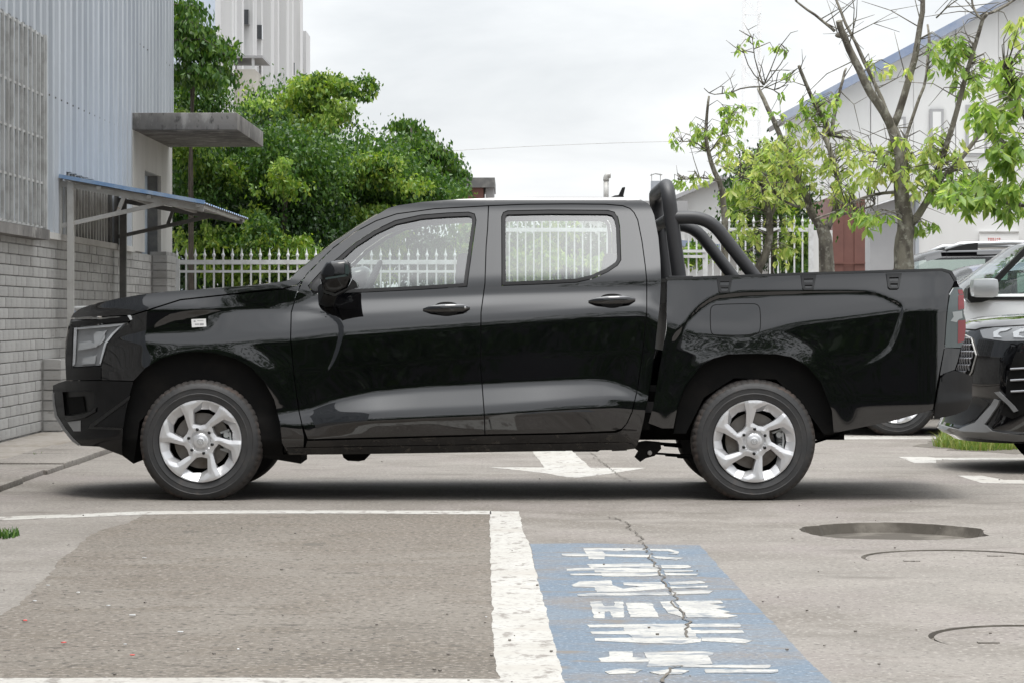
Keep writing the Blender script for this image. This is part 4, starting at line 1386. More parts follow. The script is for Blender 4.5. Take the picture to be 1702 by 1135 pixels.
panel('liner_edge', [(1141, 640), (1165, 634), (1197, 624), (1240, 621), (1300, 622), (1300, 628), (1240, 626), (1198, 629), (1150, 645)], M['plastic'], truck, inset=0, dy=0.075, thick=0.02)


def span(name, line, m, bulge_y=0.0, crown=0.0, nose=0.0, n=14, close_pts=None, dy=0.0, smooth=True, parent=truck, ex=2.0):
    """surface across the pickup from the near to the far body side along a side-view line"""
    L = np.array(line, float)
    a = field3(L[:, 0], L[:, 1], dy)
    rows = []
    for i in range(len(a)):
        r = []
        for k in range(n + 1):
            t = k / n
            w = 1 - abs(2 * t - 1) ** ex
            r.append(Vector((a[i][0] - nose * w, a[i][1] + (2 * YC - 2 * a[i][1]) * t, a[i][2] + crown * w)))
        rows.append(r)
    mb = MB().grid(rows)
    o = mb.build(name, m, parent, smooth=smooth)
    return o


span('roof', smooth_poly([(u, v + 2.2) for u, v in ROOF_EDGE[4:]], 1, False), M['paint'], crown=0.020, dy=.006, ex=2.6)
span('windscreen', [(478, 467), (490, 455), (553, 403), (592, 377), (629, 354)], M['glass_ws'], nose=0.035, crown=0.012)
span('hood', hood_line, M['paint'], crown=0.006)
span('rear_window', [(1085, 352), (1092, 395), (1097, 460)], M['glass'], dy=.05)
span('cab_rear_panel', [(1098, 460), (1098, 500), (1094, 530), (1088, 586), (1082, 635), (1071, 696)], M['paint'], dy=.02)
span('grille', [(118, 531), (113, 545), (109, 570), (108.5, 600), (110, 632)], M['gloss_black'], nose=0.03)
span('bumper_face', [(110, 632), (97, 636), (88, 640), (88, 660), (91, 688), (103, 709), (120, 730), (134, 740)], M['gloss_black'], nose=0.03)
_gr = MB()
for k in range(7):
    p = field3(np.array([110.0]), np.array([545.0 + 12 * k]))[0]
    _gr.box((p[0] + 0.02, YC, p[2]), (0.03, 2 * (YC - p[1]) * 0.9, 0.018))
_gr.build('grille_slat', M['plastic'], truck)
# --- tail
tail = [(1585.5, 478), (1593, 477.5), (1600, 480), (1602.5, 500), (1603, 514), (1601, 517), (1605, 531), (1605.5, 545), (1603.5, 566), (1597, 578), (1570.5, 577), (1572, 549), (1575, 515), (1579, 489)]
for side, tl in enumerate(panel('tail_light', tail, M['tail_smoke'], truck, inset=0.3)):
    def subt(name, poly, m, dy=-0.002):
        ob = panel(name, poly, m, tl, inset=0, dy=dy, thick=0.006, step=3, sides=1)[0]
        if side:
            ob.data.transform(Matrix.Translation((0, 2 * YC, 0)) @ Matrix.Scale(-1, 4, (0, 1, 0)))
            ob.data.flip_normals()
    subt('red_lens', [(1593, 491), (1602, 490), (1603, 513), (1593, 516), (1592.5, 504)], M['tail_red'])
    subt('red_lens', [(1592, 482), (1600, 482), (1601.5, 489), (1594, 490)], M['tail_red'])
    subt('red_lens', [(1592.5, 533), (1605, 532), (1605.3, 546), (1602.5, 567), (1592, 570)], M['tail_red'])
    subt('clear_lens', [(1583, 519), (1599, 517), (1600, 529), (1594, 531), (1590, 536), (1580, 534), (1585, 527)], M['tail_clear'])
panel('tail_corner', [(1570, 578), (1597, 579), (1592, 600), (1587, 614), (1562, 624)], M['paint'], truck, inset=0.3)
rbump = [(1563, 628), (1570, 620), (1586, 615), (1600, 619), (1614, 623.5), (1616.5, 630), (1616, 662), (1608, 680), (1590, 688), (1572, 692.5), (1552, 695), (1554, 675)]
panel('rear_bumper', rbump, M['gloss_black'], truck, inset=0.2, dy=-.01)
panel('bumper_top', [(1566, 626), (1572, 620), (1586, 615.5), (1600, 619.5), (1614, 624.5), (1590, 631), (1566, 634)], M['gloss_black'], truck, inset=0.2, dy=-.016, thick=0.03)
span('tailgate', [(1589, 466), (1596, 480), (1602, 520), (1601, 560), (1594, 600), (1588, 616)], M['paint'], nose=-0.01)
span('bumper_step', [(1590, 615), (1614, 624), (1616, 660), (1607, 680), (1575, 690)], M['plastic'], nose=-0.02)
span('bed_floor', [(1112, 585), (1300, 580), (1590, 578)], M['plastic'], dy=.08)
span('bed_front_wall', [(1110, 462), (1110, 520), (1112, 585)], M['plastic'], dy=.05)

# --- bed hooks
hk0 = MB()
for (cu, cvv) in ((1204.5, 474), (1344, 469.5), (1486, 467)):
    w = 13
    poly = [(cu - w, cvv - 12), (cu + w, cvv - 12.5), (cu + w - 1, cvv - 6), (cu + 9, cvv + 10), (cu + 6, cvv + 13), (cu - 7, cvv + 13), (cu - 10, cvv + 10), (cu - w + 1, cvv - 6)]
    hole = [(cu - 6.5, cvv + 4.5), (cu + 6.5, cvv + 4.5), (cu + 5, cvv + 10), (cu - 5, cvv + 10)]
    hole2 = [(cu - 8, cvv - 5.5), (cu + 8, cvv - 6), (cu + 7, cvv + .5), (cu - 7, cvv + .5)]
    panel('tie_down_hook', poly, M['plastic'], truck, inset=0, dy=-.014, thick=.018, step=3, holes=[hole, hole2])

# --- door handles
for (cu, cvv, key) in ((742, 513.5, True), (1017, 500.0, False)):
    cup = smooth_poly([(cu - 15, cvv - 11), (cu + 14, cvv - 11.5), (cu + 25, cvv - 1), (cu + 14, cvv + 12), (cu - 12, cvv + 12.5), (cu - 24, cvv + 1)], 2)
    for h in panel('handle_cup_shade', cup, M['under'], truck, inset=0, dy=-.0015, thick=.004, step=3):  # flat matt black patch, paints the shade of the concave cup
        pass
    for side in (0, 1):
        base = field3(np.array([cu - 39, cu - 26, cu - 8, cu + 10, cu + 28, cu + 39.0]), np.array([cvv + 1.5, cvv + .5, cvv - .3, cvv - .8, cvv - 1.2, cvv - 1.6]))
        offs = [-.006, -.022, -.036, -.036, -.024, -.006]
        hw = [.007, .020, .024, .024, .022, .008]
        rows = []
        for p, o, h in zip(base, offs, hw):
            r = []
            for k in range(12):
                a = 2 * math.pi * k / 12
                y = p[1] + o + .013 * math.sin(a) * (1 if h > .01 else .4)
                r.append(Vector((p[0], y if side == 0 else 2 * YC - y, p[2] + h * math.cos(a))))
            r.append(r[0])
            rows.append(r)
        ho = MB().grid(rows).build('door_handle', M['paint'], truck, smooth=True)
        if key and side == 0:
            b = base[4]
            MB().lathe([(0, -.004), (.006, -.003), (.007, 0)], (b[0] + .012, b[1] - .037, b[2] + .002), 'y', 10).build('lock_button', M['chrome'], ho)

# --- mirrors (housing, foot, indicator)
for side in (0, 1):
    def my(p):
        return Vector((p[0], p[1] if side == 0 else 2 * YC - p[1], p[2]))
    mroot = None
    bm = bmesh.new()
    loops = []
    # sections from the body outwards
    for (Y, poly) in ((-.01, [(534, 462), (540, 449), (570, 442), (579, 449), (580, 466), (572, 478), (556, 484), (540, 482)]),
                      (-.09, [(532, 458), (541, 440), (572, 434), (582, 440), (584, 462), (575, 480), (556, 489), (538, 486)]),
                      (-.17, [(532, 456), (542, 437), (573, 432), (583, 438), (585, 461), (577, 480), (556, 490), (537, 484)]),
                      (-.21, [(536, 458), (544, 441), (572, 436), (580, 441), (581, 460), (574, 476), (556, 485), (541, 481)])):
        loops.append([bm.verts.new(my(P(u, v, Y))) for u, v in poly])
    for a, b in zip(loops[:-1], loops[1:]):
        for k in range(8):
            bm.faces.new((a[k], a[(k + 1) % 8], b[(k + 1) % 8], b[k]))
    bm.faces.new(loops[0][::-1]); bm.faces.new(loops[-1])
    bmesh.ops.recalc_face_normals(bm, faces=bm.faces)
    me = bpy.data.meshes.new('side_mirror'); 
    bmesh.ops.subdivide_edges(bm, edges=bm.edges[:], cuts=1, use_grid_fill=True, smooth=0.1)
    bm.to_mesh(me); bm.free(); me.shade_smooth(); me.materials.append(M['gloss_black'])
    mroot = link('side_mirror', me, truck)
    mb = MB()
    mb.grid([[my(P(u, v, Y)) for u, v in pl + pl[:1]] for Y, pl in (
        (.085, [(528, 478), (553, 478), (554, 511), (540, 512), (529, 507)]),
        (-.06, [(531, 474), (555, 474), (556, 505), (542, 508), (532, 502)]),
        (-.15, [(536, 470), (560, 470), (561, 490), (548, 492), (538, 489)]))])
    mb.build('mirror_foot', M['plastic'], mroot, angle=35)
    mb = MB()
    mb.prism([my(P(u, v, -.19)) for u, v in [(536, 474), (556, 489), (578, 479), (586, 464), (592, 470), (594, 477), (576, 483), (556, 493), (538, 487)]], (0, .20 if side == 0 else -.20, 0))
    mb.build('mirror_base', M['plastic'], mroot, angle=35)
    mb = MB()
    mb.prism([my(P(u, v, -.214)) for u, v in [(573, 438), (579, 442), (581, 452), (578, 460), (574, 456)]], (0, .01 if side == 0 else -.01, 0))
    mb.prism([my(P(u, v, -.214)) for u, v in [(541, 462), (578, 456), (578, 459.5), (541, 465)]], (0, .01 if side == 0 else -.01, 0))
    mb.build('indicator', M['tail_smoke'], mroot)
    # mirror's dark reflection in the door, laid on as a gloss black patch
panel('mirror_reflection', smooth_poly([(553, 493), (562, 493), (578, 498), (591, 511), (588, 515), (553, 513)], 1), M['gloss_black'], truck, inset=0, dy=-.003, thick=.006, step=3)
panel('sail_panel', smooth_poly([(516, 482), (522, 470), (532, 460), (534, 482), (528, 486)], 1), M['plastic'], truck, inset=0, dy=-.003, thick=.006, step=3)

# --- roof aerial and sticker
ap = field3(np.array([1030.0]), np.array([328.0]))[0]
mb = MB()
zb = P(1030, 327, YC).z
mb.prism([Vector((P(u, 0, YC).x, YC - .018, P(0, v, YC).z)) for u, v in [(1016, 328), (1022, 325.5), (1028, 325), (1034, 312.5), (1038, 311.5), (1039, 313), (1036, 326), (1037, 328)]], (0, .036, 0))
mb.build('roof_aerial', M['plastic'], truck, angle=30)
st = panel('paper_sticker', [(318, 531), (342, 530), (343, 543), (319, 544.5)], M['sticker'], truck, inset=0, dy=-.002, thick=.001, sides=1)[0]
for (a, b, c, d) in ((322, 533.5, 325, 535.5), (328, 533, 338, 533.8), (324, 538.5, 331, 540.5), (332, 538, 338.5, 541)):
    panel('sticker_print', [(a, b), (c, b - .2), (c, d - .2), (a, d)], M['ink'], st, inset=0, dy=-.0026, thick=0, sides=1, interior=False)

# --- sports bar
bar = empty('sports_bar', (P(1128, 458, .3).x, YC, P(1128, 458, .3).z), truck)
YN, YF = .23, 2 * YC - .20


hx0, hz0 = P(1130, 470, YN).x, P(1130, 470, YN).z
hx1, hz1 = P(1109, 318, YN).x, P(1109, 318, YN).z
MB().tube(arc_pts([(hx0, YN, hz0), (hx1, YN, hz1 + .035), (hx1, YF, hz1 + .035), (hx0, YF, hz0)], .13, 8), .042, 20).build('hoop', M['matt_tube'], bar, angle=50)
for yy in (YN, YF):
    pa = [(P(u, v, YN).x, yy, P(u, v, YN).z) for u, v in ((1112, 362), (1178, 362), (1262, 470))]
    MB().tube(arc_pts(pa, .11, 8), .038, 20).build('side_tube', M['matt_tube'], bar, angle=50)
pa = P(1112, 380, YN)
MB().tube([(pa.x, YN, P(1112, 364, YN).z), (pa.x, YF, P(1112, 364, YN).z)], .036, 16).build('cross_tube', M['matt_tube'], bar, angle=50)
for yy in (YN, YF):
    mb = MB()
    for u in (1131, 1246):
        q = P(u, 462, YN)
        mb.box((q.x, yy, q.z), (.14, .11, .02))
    mb.build('mounting_foot', M['matt_tube'], bar, bevel=.006)
# bracket at the front corner of the bed
mb = MB()
mb.box2(P(1098.5, 470, .075), P(1106.5, 505, .11)); mb.box2(P(1099, 464, .06), P(1107.5, 470, .12))
mb.build('corner_bracket', M['plastic'], truck)

# --- wheels
HUB = [(333, 733), (1254, 732.5)]
TR = 0.358
RR = 0.2345


def rim_mesh():
    win = np.array([(.03, .955), (.20, .945), (.415, .86), (.33, .70), (.085, .42), (-.03, .40), (-.165, .425), (-.185, .75)])
    inner = np.array([(-.02, .74), (.16, .745), (.285, .68), (.24, .60), (.07, .45), (-.02, .43), (-.135, .45), (-.15, .66)])
    win = offset_poly(win, .018); inner = offset_poly(inner, .038)
    holes, inn = [], []
    for k in range(6):
        a = math.radians(60 * k)
        R = np.array([[math.cos(a), -math.sin(a)], [math.sin(a), math.cos(a)]])
        holes.append(win @ R.T); inn.append(inner @ R.T)
    th = np.linspace(0, 2 * math.pi, 96, endpoint=False)
    outer = np.stack([np.cos(th), np.sin(th)], 1)
    V, T, BL = triangulate(outer, holes, 0.032)
    r = np.hypot(V[:, 0], V[:, 1])
    dw = np.full(len(V), 9.0)
    for h in holes:
        dw = np.minimum(dw, seg_dist(V[:, 0], V[:, 1], h, True))
    dh = 1 - r
    # spokes dish slightly inwards to the hub, ridge along their middle
    y = 0.022 * (1 - np.clip(r, 0, 1)) ** 1.3 - 0.085 * np.minimum(dw, 0.10) - 0.004 * np.clip(1 - dh / 0.06, 0, 1) * -1
    y = np.where(r < 0.26, 0.016 + 0.0 * r, y)
    verts = [(V[i, 0] * RR, y[i], V[i, 1] * RR) for i in range(len(V))]
    faces = [tuple(int(i) for i in t) for t in T]
    faces = [f if (Vector(verts[f[1]]) - Vector(verts[f[0]])).cross(Vector(verts[f[2]]) - Vector(verts[f[0]])).y < 0 else f[::-1] for f in faces]
    # window walls slope inwards
    for k in range(6):
        ho = densify(holes[k], 0.032); l = BL[k + 1]
        hi = []
        n = len(win)
        cnt = []
        for i in range(n):
            m = max(1, int(math.ceil(np.linalg.norm(holes[k][(i + 1) % n] - holes[k][i]) / 0.032)))
            for j in range(m):
                hi.append(inn[k][i] + (inn[k][(i + 1) % n] - inn[k][i]) * j / m)
        n0 = len(verts)
        for p in hi:
            rr = math.hypot(*p)
            verts.append((p[0] * RR, 0.034 + 0.012 * (1 - rr), p[1] * RR))
        n1 = len(verts)
        for p in hi:
            verts.append((p[0] * RR, 0.075, p[1] * RR))
        m = len(hi)
        for j in range(m):
            j2 = (j + 1) % m
            faces.append((l[j], l[j2], n0 + j2, n0 + j))
            faces.append((n0 + j, n0 + j2, n1 + j2, n1 + j))
    # outer lip
    l = BL[0]; m = len(l); n0 = len(verts)
    for i in l:
        x, yv, z = verts[i]
        verts.append((x * 1.012, yv + .012, z * 1.012))
    for j in range(m):
        faces.append((l[j], n0 + j, n0 + (j + 1) % m, l[(j + 1) % m]))
    me = mesh('rim', verts, faces, M['alloy'], True)
    me.set_sharp_from_angle(angle=math.radians(8))
    return me


def tyre_mesh():
    n = 224
    side = [(RR * 1.005, .012), (RR * 1.03, .002), (.262, -.004), (.272, -.008), (.276, -.0055), (.300, -.006), (.303, -.009), (.318, -.004), (.333, .008), (.342, .020)]
    crown = [(.349, .032), (.354, .05), (.357, .08), (.358, .12), (.357, .16), (.354, .19), (.349, .21)]
    back = [(.338, .225), (.30, .24), (.25, .24), (.22, .23)]
    prof = side + crown + back
    verts, faces, mats = [], [], []
    for k in range(n):
        a = 2 * math.pi * k / n
        g = (k % 4 == 0)
        for i, (r, y) in enumerate(prof):
            rr = r
            if i >= 9 and i <= 11 and g: rr -= .005
            if i in (8,) and g: rr -= .002
            z = rr * math.sin(a)
            z = max(z, -0.3385)          # flattened where it carries the weight
            verts.append((rr * math.cos(a), y, z))
    m = len(prof)
    for k in range(n):
        k2 = (k + 1) % n
        for i in range(m - 1):
            faces.append((k * m + i, k * m + i + 1, k2 * m + i + 1, k2 * m + i))
            mats.append(1 if 8 <= i < 17 else 0)
    me = mesh('tyre', verts, faces, M['tyre'], True)
    me.materials.append(M['tread'])
    me.polygons.foreach_set('material_index', mats)
    bm = bmesh.new(); bm.from_mesh(me); bmesh.ops.recalc_face_normals(bm, faces=bm.faces); bm.to_mesh(me); bm.free()
    me.set_sharp_from_angle(angle=math.radians(32))
    return me


rim_me, tyre_me = rim_mesh(), tyre_mesh()
barrel_me = MB().lathe([(RR * .985, .02), (RR * .93, .07), (RR * .9, .2), (RR * .5, .205)], (0, 0, 0), 'y', 48)
disc_b = MB().lathe([(.062, .075), (.075, .088), (.160, .088), (.160, .108), (.06, .108)], (0, 0, 0), 'y', 48)
cap_b = MB().lathe([(0, -.004), (.012, -.0045), (.016, -.003), (.018, -.0005), (.026, .0005), (.033, .003), (.044, .004), (.047, .010), (.050, .018)], (0, 0, 0), 'y', 40)
nut_b = MB().lathe([(0, -.002), (.007, -.001), (.0095, .004), (.0098, .020)], (0, 0, 0), 'y', 12)
barrel_m = mesh('barrel', barrel_me.v, barrel_me.f, M['alloy_in'], True)
disc_m = mesh('brake_disc', disc_b.v, disc_b.f, M['disc'], True); disc_m.set_sharp_from_angle(angle=math.radians(30))
cap_m = mesh('centre_cap', cap_b.v, cap_b.f, M['alloy'], True)
nut_m = mesh('wheel_nut', nut_b.v, nut_b.f, M['gloss_black'], True)
emb = MB()
for sx in (-1, 1):
    emb.bar((0, -.0065, -.010), (sx * .011, -.0065, .009), .003, .0035, Vector((0, 1, 0)))
emb.lathe([(.0145, -.004), (.0165, -.0068), (.0185, -.004)], (0, 0, 0), 'y', 28)
emb_m = mesh('emblem', emb.v, emb.f, M['lamp_silver'])
cal = MB()
for k in range(-4, 5):
    a = math.radians(5 * k)
    cal.box((.145 * math.cos(a), .075, .145 * math.sin(a)), (.055, .05, .022), Matrix.Rotation(-a, 3, 'Y'))
for z in (-.035, .035):
    cal.tube([(.145, .035, z), (.145, .06, z)], .017, 12)
cal.tube([(.165, .04, -.05), (.17, .04, 0), (.165, .04, .05)], .007, 8)
cal_m = mesh('brake_caliper', cal.v, cal.f, M['caliper'])

for wi, (hu, hv) in enumerate(HUB):
    for side in (0, 1):
        c = P(hu, hv, 0.0)
        c.z = 0.3395
        base = Matrix.Translation((c.x, 0.004 if side == 0 else 2 * YC - 0.004, c.z))
        if side:
            base = base @ Matrix.Rotation(math.pi, 4, 'Z')
        w = empty('wheel', base.to_translation(), truck)
        rot = Matrix.Rotation(-math.radians((-2.0, -18.5)[wi]), 4, 'Y')
        link('tyre', tyre_me, w, base)
        rim = link('rim', rim_me, w, base @ Matrix.Translation((0, -.004, 0)) @ rot)
        link('barrel', barrel_m, w, base)
        link('brake_disc', disc_m, w, base)
        link('brake_caliper', cal_m, w, base)
        cp = link('centre_cap', cap_m, w, base)
        link('emblem', emb_m, w, base @ rot)
        for k in range(6):
            a = math.radians(60 * k + 47)
            link('wheel_nut', nut_m, w, base @ rot @ Matrix.Translation((.070 * math.cos(a), -.004, .070 * math.sin(a))))

# --- underbody
ub = MB()
zf = P(0, 742, .5).z
for y in (.45, 2 * YC - .45):
    ub.box2((P(205, 0, .5).x, y - .05, .33), (P(1400, 0, .5).x, y + .05, .47))
ub.box2((P(480, 0, .5).x, .12, .40), (P(1075, 0, .5).x, 2 * YC - .12, .50))
ub.box2((P(140, 0, .5).x, .35, .36), (P(480, 0, .5).x, 2 * YC - .35, .75))
ub.box2((P(1075, 0, .5).x, .2, .52), (P(1560, 0, .5).x, 2 * YC - .2, .62))
ub.build('chassis', M['under'], truck)
mb = MB()
q = [(567, 750), (614, 749), (612, 758), (606, 764), (596, 766), (578, 765), (571, 760)]
mb.prism([P(u, v, .45) for u, v in q], (0, .25, 0)); mb.build('gearbox_pan', M['under'], truck)
mb = MB()
mb.prism([P(u, v, .40) for u, v in [(820, 747), (912, 746), (915, 749), (940, 749), (941, 745), (951, 745), (952, 750), (993, 750), (1003, 745), (1012, 744), (1018, 749), (1042, 748), (1042, 730), (820, 735)]], (0, .4, 0))
mb.build('fuel_tank', M['under'], truck)
mb = MB()
mb.prism([P(u, v, .16) for u, v in [(1046, 738), (1075, 733), (1098, 735), (1099, 745), (1088, 757), (1073, 761), (1064, 767), (1056, 760), (1062, 750)]], (0, .12, 0))
sh = mb.build('spring_hanger', M['under'], truck)
pb = P(1080, 752, .15)
MB().lathe([(0, -.012), (.012, -.01), (.014, 0), (.014, .03)], pb, 'y', 12).build('bolt', M['galv'], sh)
for y in (.2, 2 * YC - .2):
    mb = MB()
    for k in range(3):
        a0 = P(1085 + 20 * k, 752 + 3 * k, .25); b0 = P(1254, 762 + 4 * k, .25); c0 = P(1410 - 18 * k, 716 + 5 * k, .25)
        mb.bar((a0.x, y, a0.z), (b0.x, y, b0.z), .06, .010); mb.bar((b0.x, y, b0.z), (c0.x, y, c0.z), .06, .010)
    mb.build('leaf_spring', M['under'], truck)
mb = MB()
ax = P(1254, 733, 0)
mb.tube([(ax.x, .15, .34), (ax.x, .75, .34), (ax.x, YC, .34), (ax.x, 1.1, .34), (ax.x, 2 * YC - .15, .34)], [.045, .05, .13, .05, .045], 14)
fx = P(333, 733, 0)
mb.tube([(fx.x, .15, .34), (fx.x, 2 * YC - .15, .34)], .05, 12)
mb.build('axle', M['under'], truck, angle=40)

# --- cabin interior
cab = MB()
fl = P(520, 700, .3)
cab.box2((P(500, 0, .3).x, .14, .50), (P(1090, 0, .3).x, 2 * YC - .14, .56))
cab.box2((P(488, 0, .3).x, .22, .55), (P(545, 0, .3).x, 2 * YC - .22, 1.15))
cab.build('cabin_floor', M['interior'], truck)
span('headliner', [(640, 357), (700, 349), (800, 345), (1000, 343), (1060, 346)], M['headliner'], dy=.04)
for y in (.50, 2 * YC - .50):
    for (x0, rake) in ((735, 30), (985, 22)):
        seat = MB()
        b = P(x0, 560, y); t = P(x0 + rake, 455, y)
        seat.bar((b.x, y, .72), (t.x, y, 1.22), .48, .14)
        seat.box2((b.x - .5, y - .25, .66), (b.x + .05, y + .25, .80))
        seat.bar((t.x + .01, y, 1.24), (t.x + .035, y, 1.42), .26, .09)
        seat.build('seat', M['interior'], truck, bevel=.03)
sw = P(610, 478, .5)
mb = MB()
R = Matrix.Rotation(math.radians(-65), 3, 'Y')
pts = [Vector((sw.x, .5, sw.z - .02)) + R @ Vector((.185 * math.cos(a), .185 * math.sin(a), 0)) for a in np.linspace(0, 2 * math.pi, 25)]
mb.tube(pts, .014, 8, False)
mb.build('steering_wheel', M['interior'], truck, smooth=True)


# ------------------------------------------------------------------ parked cars
def generic_car(root, x0, y0, spec):
    """a car facing -X; spec gives its profile. x0 nose, y0 near side"""
    Lc, W_, zr = spec['L'], spec['W'], spec['top']
    zbl = spec['belt']
    xs = spec['xs']
    top = np.array(spec['prof'], float)
    ztop = lambda x: float(np.interp(x, top[:, 0], top[:, 1]))
    yc = y0 + W_ / 2
    hw = W_ / 2
    rings, glassrow = [], []
    for x in xs:
        zt = ztop(x)
        nose = max(0.0, (0.55 - x) / 0.55) ** 2.2 * .28 + max(0.0, (x - (Lc - .5)) / .5) ** 2.2 * .22
        h = hw - nose
        b = min(zt - .03, zbl + .02 * x / Lc)
        gh = zt > zbl + .12
        if gh:
            k = min(1, (zt - b) / .5)
            r = [(h * .86, .24), (h * .97, .36), (h, .60), (h * .99, b * .8 + .05), (h * .965, b), (h * .94, b + .03), (h * (.94 - .07 * k), b + (zt - b) * .5), (h * (.94 - .17 * k), zt - .09), (h * (.92 - .22 * k), zt - .03), (h * .45, zt), (0, zt + .012)]
        else:
            zf = min(.24 + .1 * nose, zt - .2)
            r = [(h * .86, zf), (h * .97, .36), (h, min(.60, zt - .15)), (h * .99, zt * .8), (h * .955, zt - .05), (h * .93, zt - .035), (h * .88, zt - .022), (h * .8, zt - .012), (h * .7, zt - .006), (h * .45, zt), (0, zt + .012)]
        rings.append(r)
    body, side_g, side_f, ws_g = MB(), MB(), MB(), MB()
    m = 11
    V = {}
    def vert(i, j, s):
        y, z = rings[i][j]
        return (x0 + xs[i], yc - s * y, z)
    for s in (1, -1):
        for i in range(len(xs) - 1):
            for j in range(m - 1):
                q = [vert(i, j, s), vert(i + 1, j, s), vert(i + 1, j + 1, s), vert(i, j + 1, s)]
                if s < 0: q = q[::-1]
                tgt = body
                xm = (xs[i] + xs[i + 1]) / 2
                if spec['win'][0] < xm < spec['win'][1] and 5 <= j <= 6 and not any(abs(xm - p) < .05 for p in spec['pillars']): tgt = side_g if s > 0 else side_f
                if spec['ws'][0] < xm < spec['ws'][1] and j >= 7: tgt = ws_g
                tgt.add(q, [(0, 1, 2, 3)])
    for mbx, nm, mt in ((body, 'body', spec['mat']), (side_g, 'side_window', spec['glass']), (side_f, 'side_window', spec['glass']), (ws_g, 'windscreen', spec['glass'])):
        if not mbx.v: continue
        me = mesh(nm, mbx.v, mbx.f, mt, True)
        bm = bmesh.new(); bm.from_mesh(me); bmesh.ops.remove_doubles(bm, verts=bm.verts, dist=.0005); bmesh.ops.recalc_face_normals(bm, faces=bm.faces); bm.to_mesh(me); bm.free()
        me.shade_smooth(); me.set_sharp_from_angle(angle=math.radians(38))
        link(nm, me, root)
    # ends
    mb = MB()
    for i in (0, len(xs) - 1):
        pts = [vert(i, j, 1) for j in range(m)] + [vert(i, j, -1) for j in range(m - 2, -1, -1)]
        mb.add(pts, [tuple(range(len(pts)))])
    mb.build('end_panel', spec['mat'], root)
    MB().box2((x0 + .3, yc - hw * .85, .18), (x0 + Lc - .3, yc + hw * .85, .5)).build('floor', M['under'], root)
    mb = MB()
    for x in spec['seats']:
        for yy in (yc - .37, yc + .37):
            mb.box((x0 + x, yy, zbl - .1), (.16, .46, .6)); mb.box((x0 + x + .03, yy, zbl + .3), (.09, .26, .18))
    mb.build('seat', M['interior'], root, bevel=.02)
    for wx in spec['wheels']:
        for s in (1, -1):
            base = Matrix.Translation((x0 + wx, yc - s * (hw - .015), spec['wr'])) @ Matrix.Scale(spec['wr'] / .3395, 4)
            if s < 0: base = base @ Matrix.Rotation(math.pi, 4, 'Z')
            w = empty('wheel', base.to_translation(), root)
            link('tyre', tyre_me, w, base)
            link('rim', rim_me, w, base @ Matrix.Translation((0, -.004, 0)))
            link('barrel', barrel_m, w, base)
            for ang in range(1):
                pass
        mb = MB()
        for s in (1, -1):
            arcp = [(x0 + wx + (spec['wr'] + .06) * math.cos(a), yc - s * (hw + .006), spec['wr'] + (spec['wr'] + .06) * math.sin(a)) for a in np.linspace(-.15, math.pi + .15, 20)]
            mb.tube(arcp, .03, 6)
        mb.build('wheel_arch_trim', M['plastic'], root)
    return yc, hw


X = lambda u, Y: P(u, 0, Y).x
# white SUV beyond the tailgate
wsuv = empty('white_suv', (4.5, 9.4, 0))
tag(wsuv, 'white car with black based door mirror just beyond the tailgate', 'car')
xs = [0, .06, .15, .3, .5, .8, 1.1, 1.3, 1.45, 1.6, 1.75, 1.9, 2.02, 2.08, 2.2, 2.6, 2.95, 3.05, 3.3, 3.8, 4.0, 4.1, 4.4, 4.6]
spec_w = dict(L=4.6, W=1.86, top=1.72, belt=1.20, prof=[(0, .55), (.06, .85), (.15, 1.0), (.4, 1.06), (1.0, 1.14), (1.42, 1.20), (2.06, 1.68), (2.3, 1.725), (3.2, 1.74), (3.9, 1.70), (4.4, 1.25), (4.55, 1.0), (4.6, .6)],
              xs=xs, win=(1.62, 3.9), pillars=(2.98, 3.0), ws=(1.44, 2.06), mat=M['white_paint'], glass=M['glass_ws'], seats=(2.5, 3.4), wheels=(.86, 3.65), wr=.35)
x0 = X(1600, 8.6) - 1.45
yc, hw = generic_car(wsuv, x0, 8.5, spec_w)
mc = P(1636, 479, 8.28)
mb = MB(); mb.box(mc, (.235, .2, .165)); mr = mb.build('door_mirror', M['silver_paint'], wsuv, bevel=.05)
MB().prism([P(u, v, 8.4) for u, v in [(1609, 480), (1616, 474), (1622, 492), (1656, 492), (1650, 497), (1632, 503), (1614, 504), (1608, 497)]], (0, .2, 0)).build('mirror_base', M['plastic'], mr)
MB().bar((x0 + 1.62, 8.5 + .06, 1.24), (x0 + 2.05, 8.5 + .19, 1.66), .03, .05).build('pillar_trim', M['rubber_seal'], wsuv)
MB().box2((x0 + 1.62, 8.5 + .012, 1.185), (x0 + 3.9, 8.5 + .03, 1.215)).build('belt_trim', M['rubber_seal'], wsuv)

# navy saloon and dark SUV further back
nav = empty('navy_car', (5, 13.2, 0))
tag(nav, 'low navy car with a pale windscreen between the trunk and the white car', 'car')
spec_n = dict(L=4.6, W=1.82, top=1.55, belt=1.02, prof=[(0, .5), (.08, .72), (.3, .80), (1.2, .98), (2.1, 1.53), (2.5, 1.60), (3.2, 1.58), (4.0, 1.15), (4.5, 1.0), (4.6, .6)],
              xs=[0, .06, .15, .3, .5, .8, 1.15, 1.25, 1.45, 1.65, 1.85, 2.05, 2.15, 2.3, 2.6, 2.75, 2.85, 3.2, 3.6, 4.0, 4.3, 4.6], win=(1.4, 3.9), pillars=(2.8,), ws=(1.22, 2.10), mat=M['navy_paint'], glass=M['glass_ws'], seats=(2.5,), wheels=(.85, 3.6), wr=.33)
generic_car(nav, X(1512, 12.4) - 1.5, 12.2, spec_n)
dks = empty('dark_suv', (5, 17, 0))
tag(dks, 'dark SUV with silver roof rails furthest back behind the pickup bed', 'car')
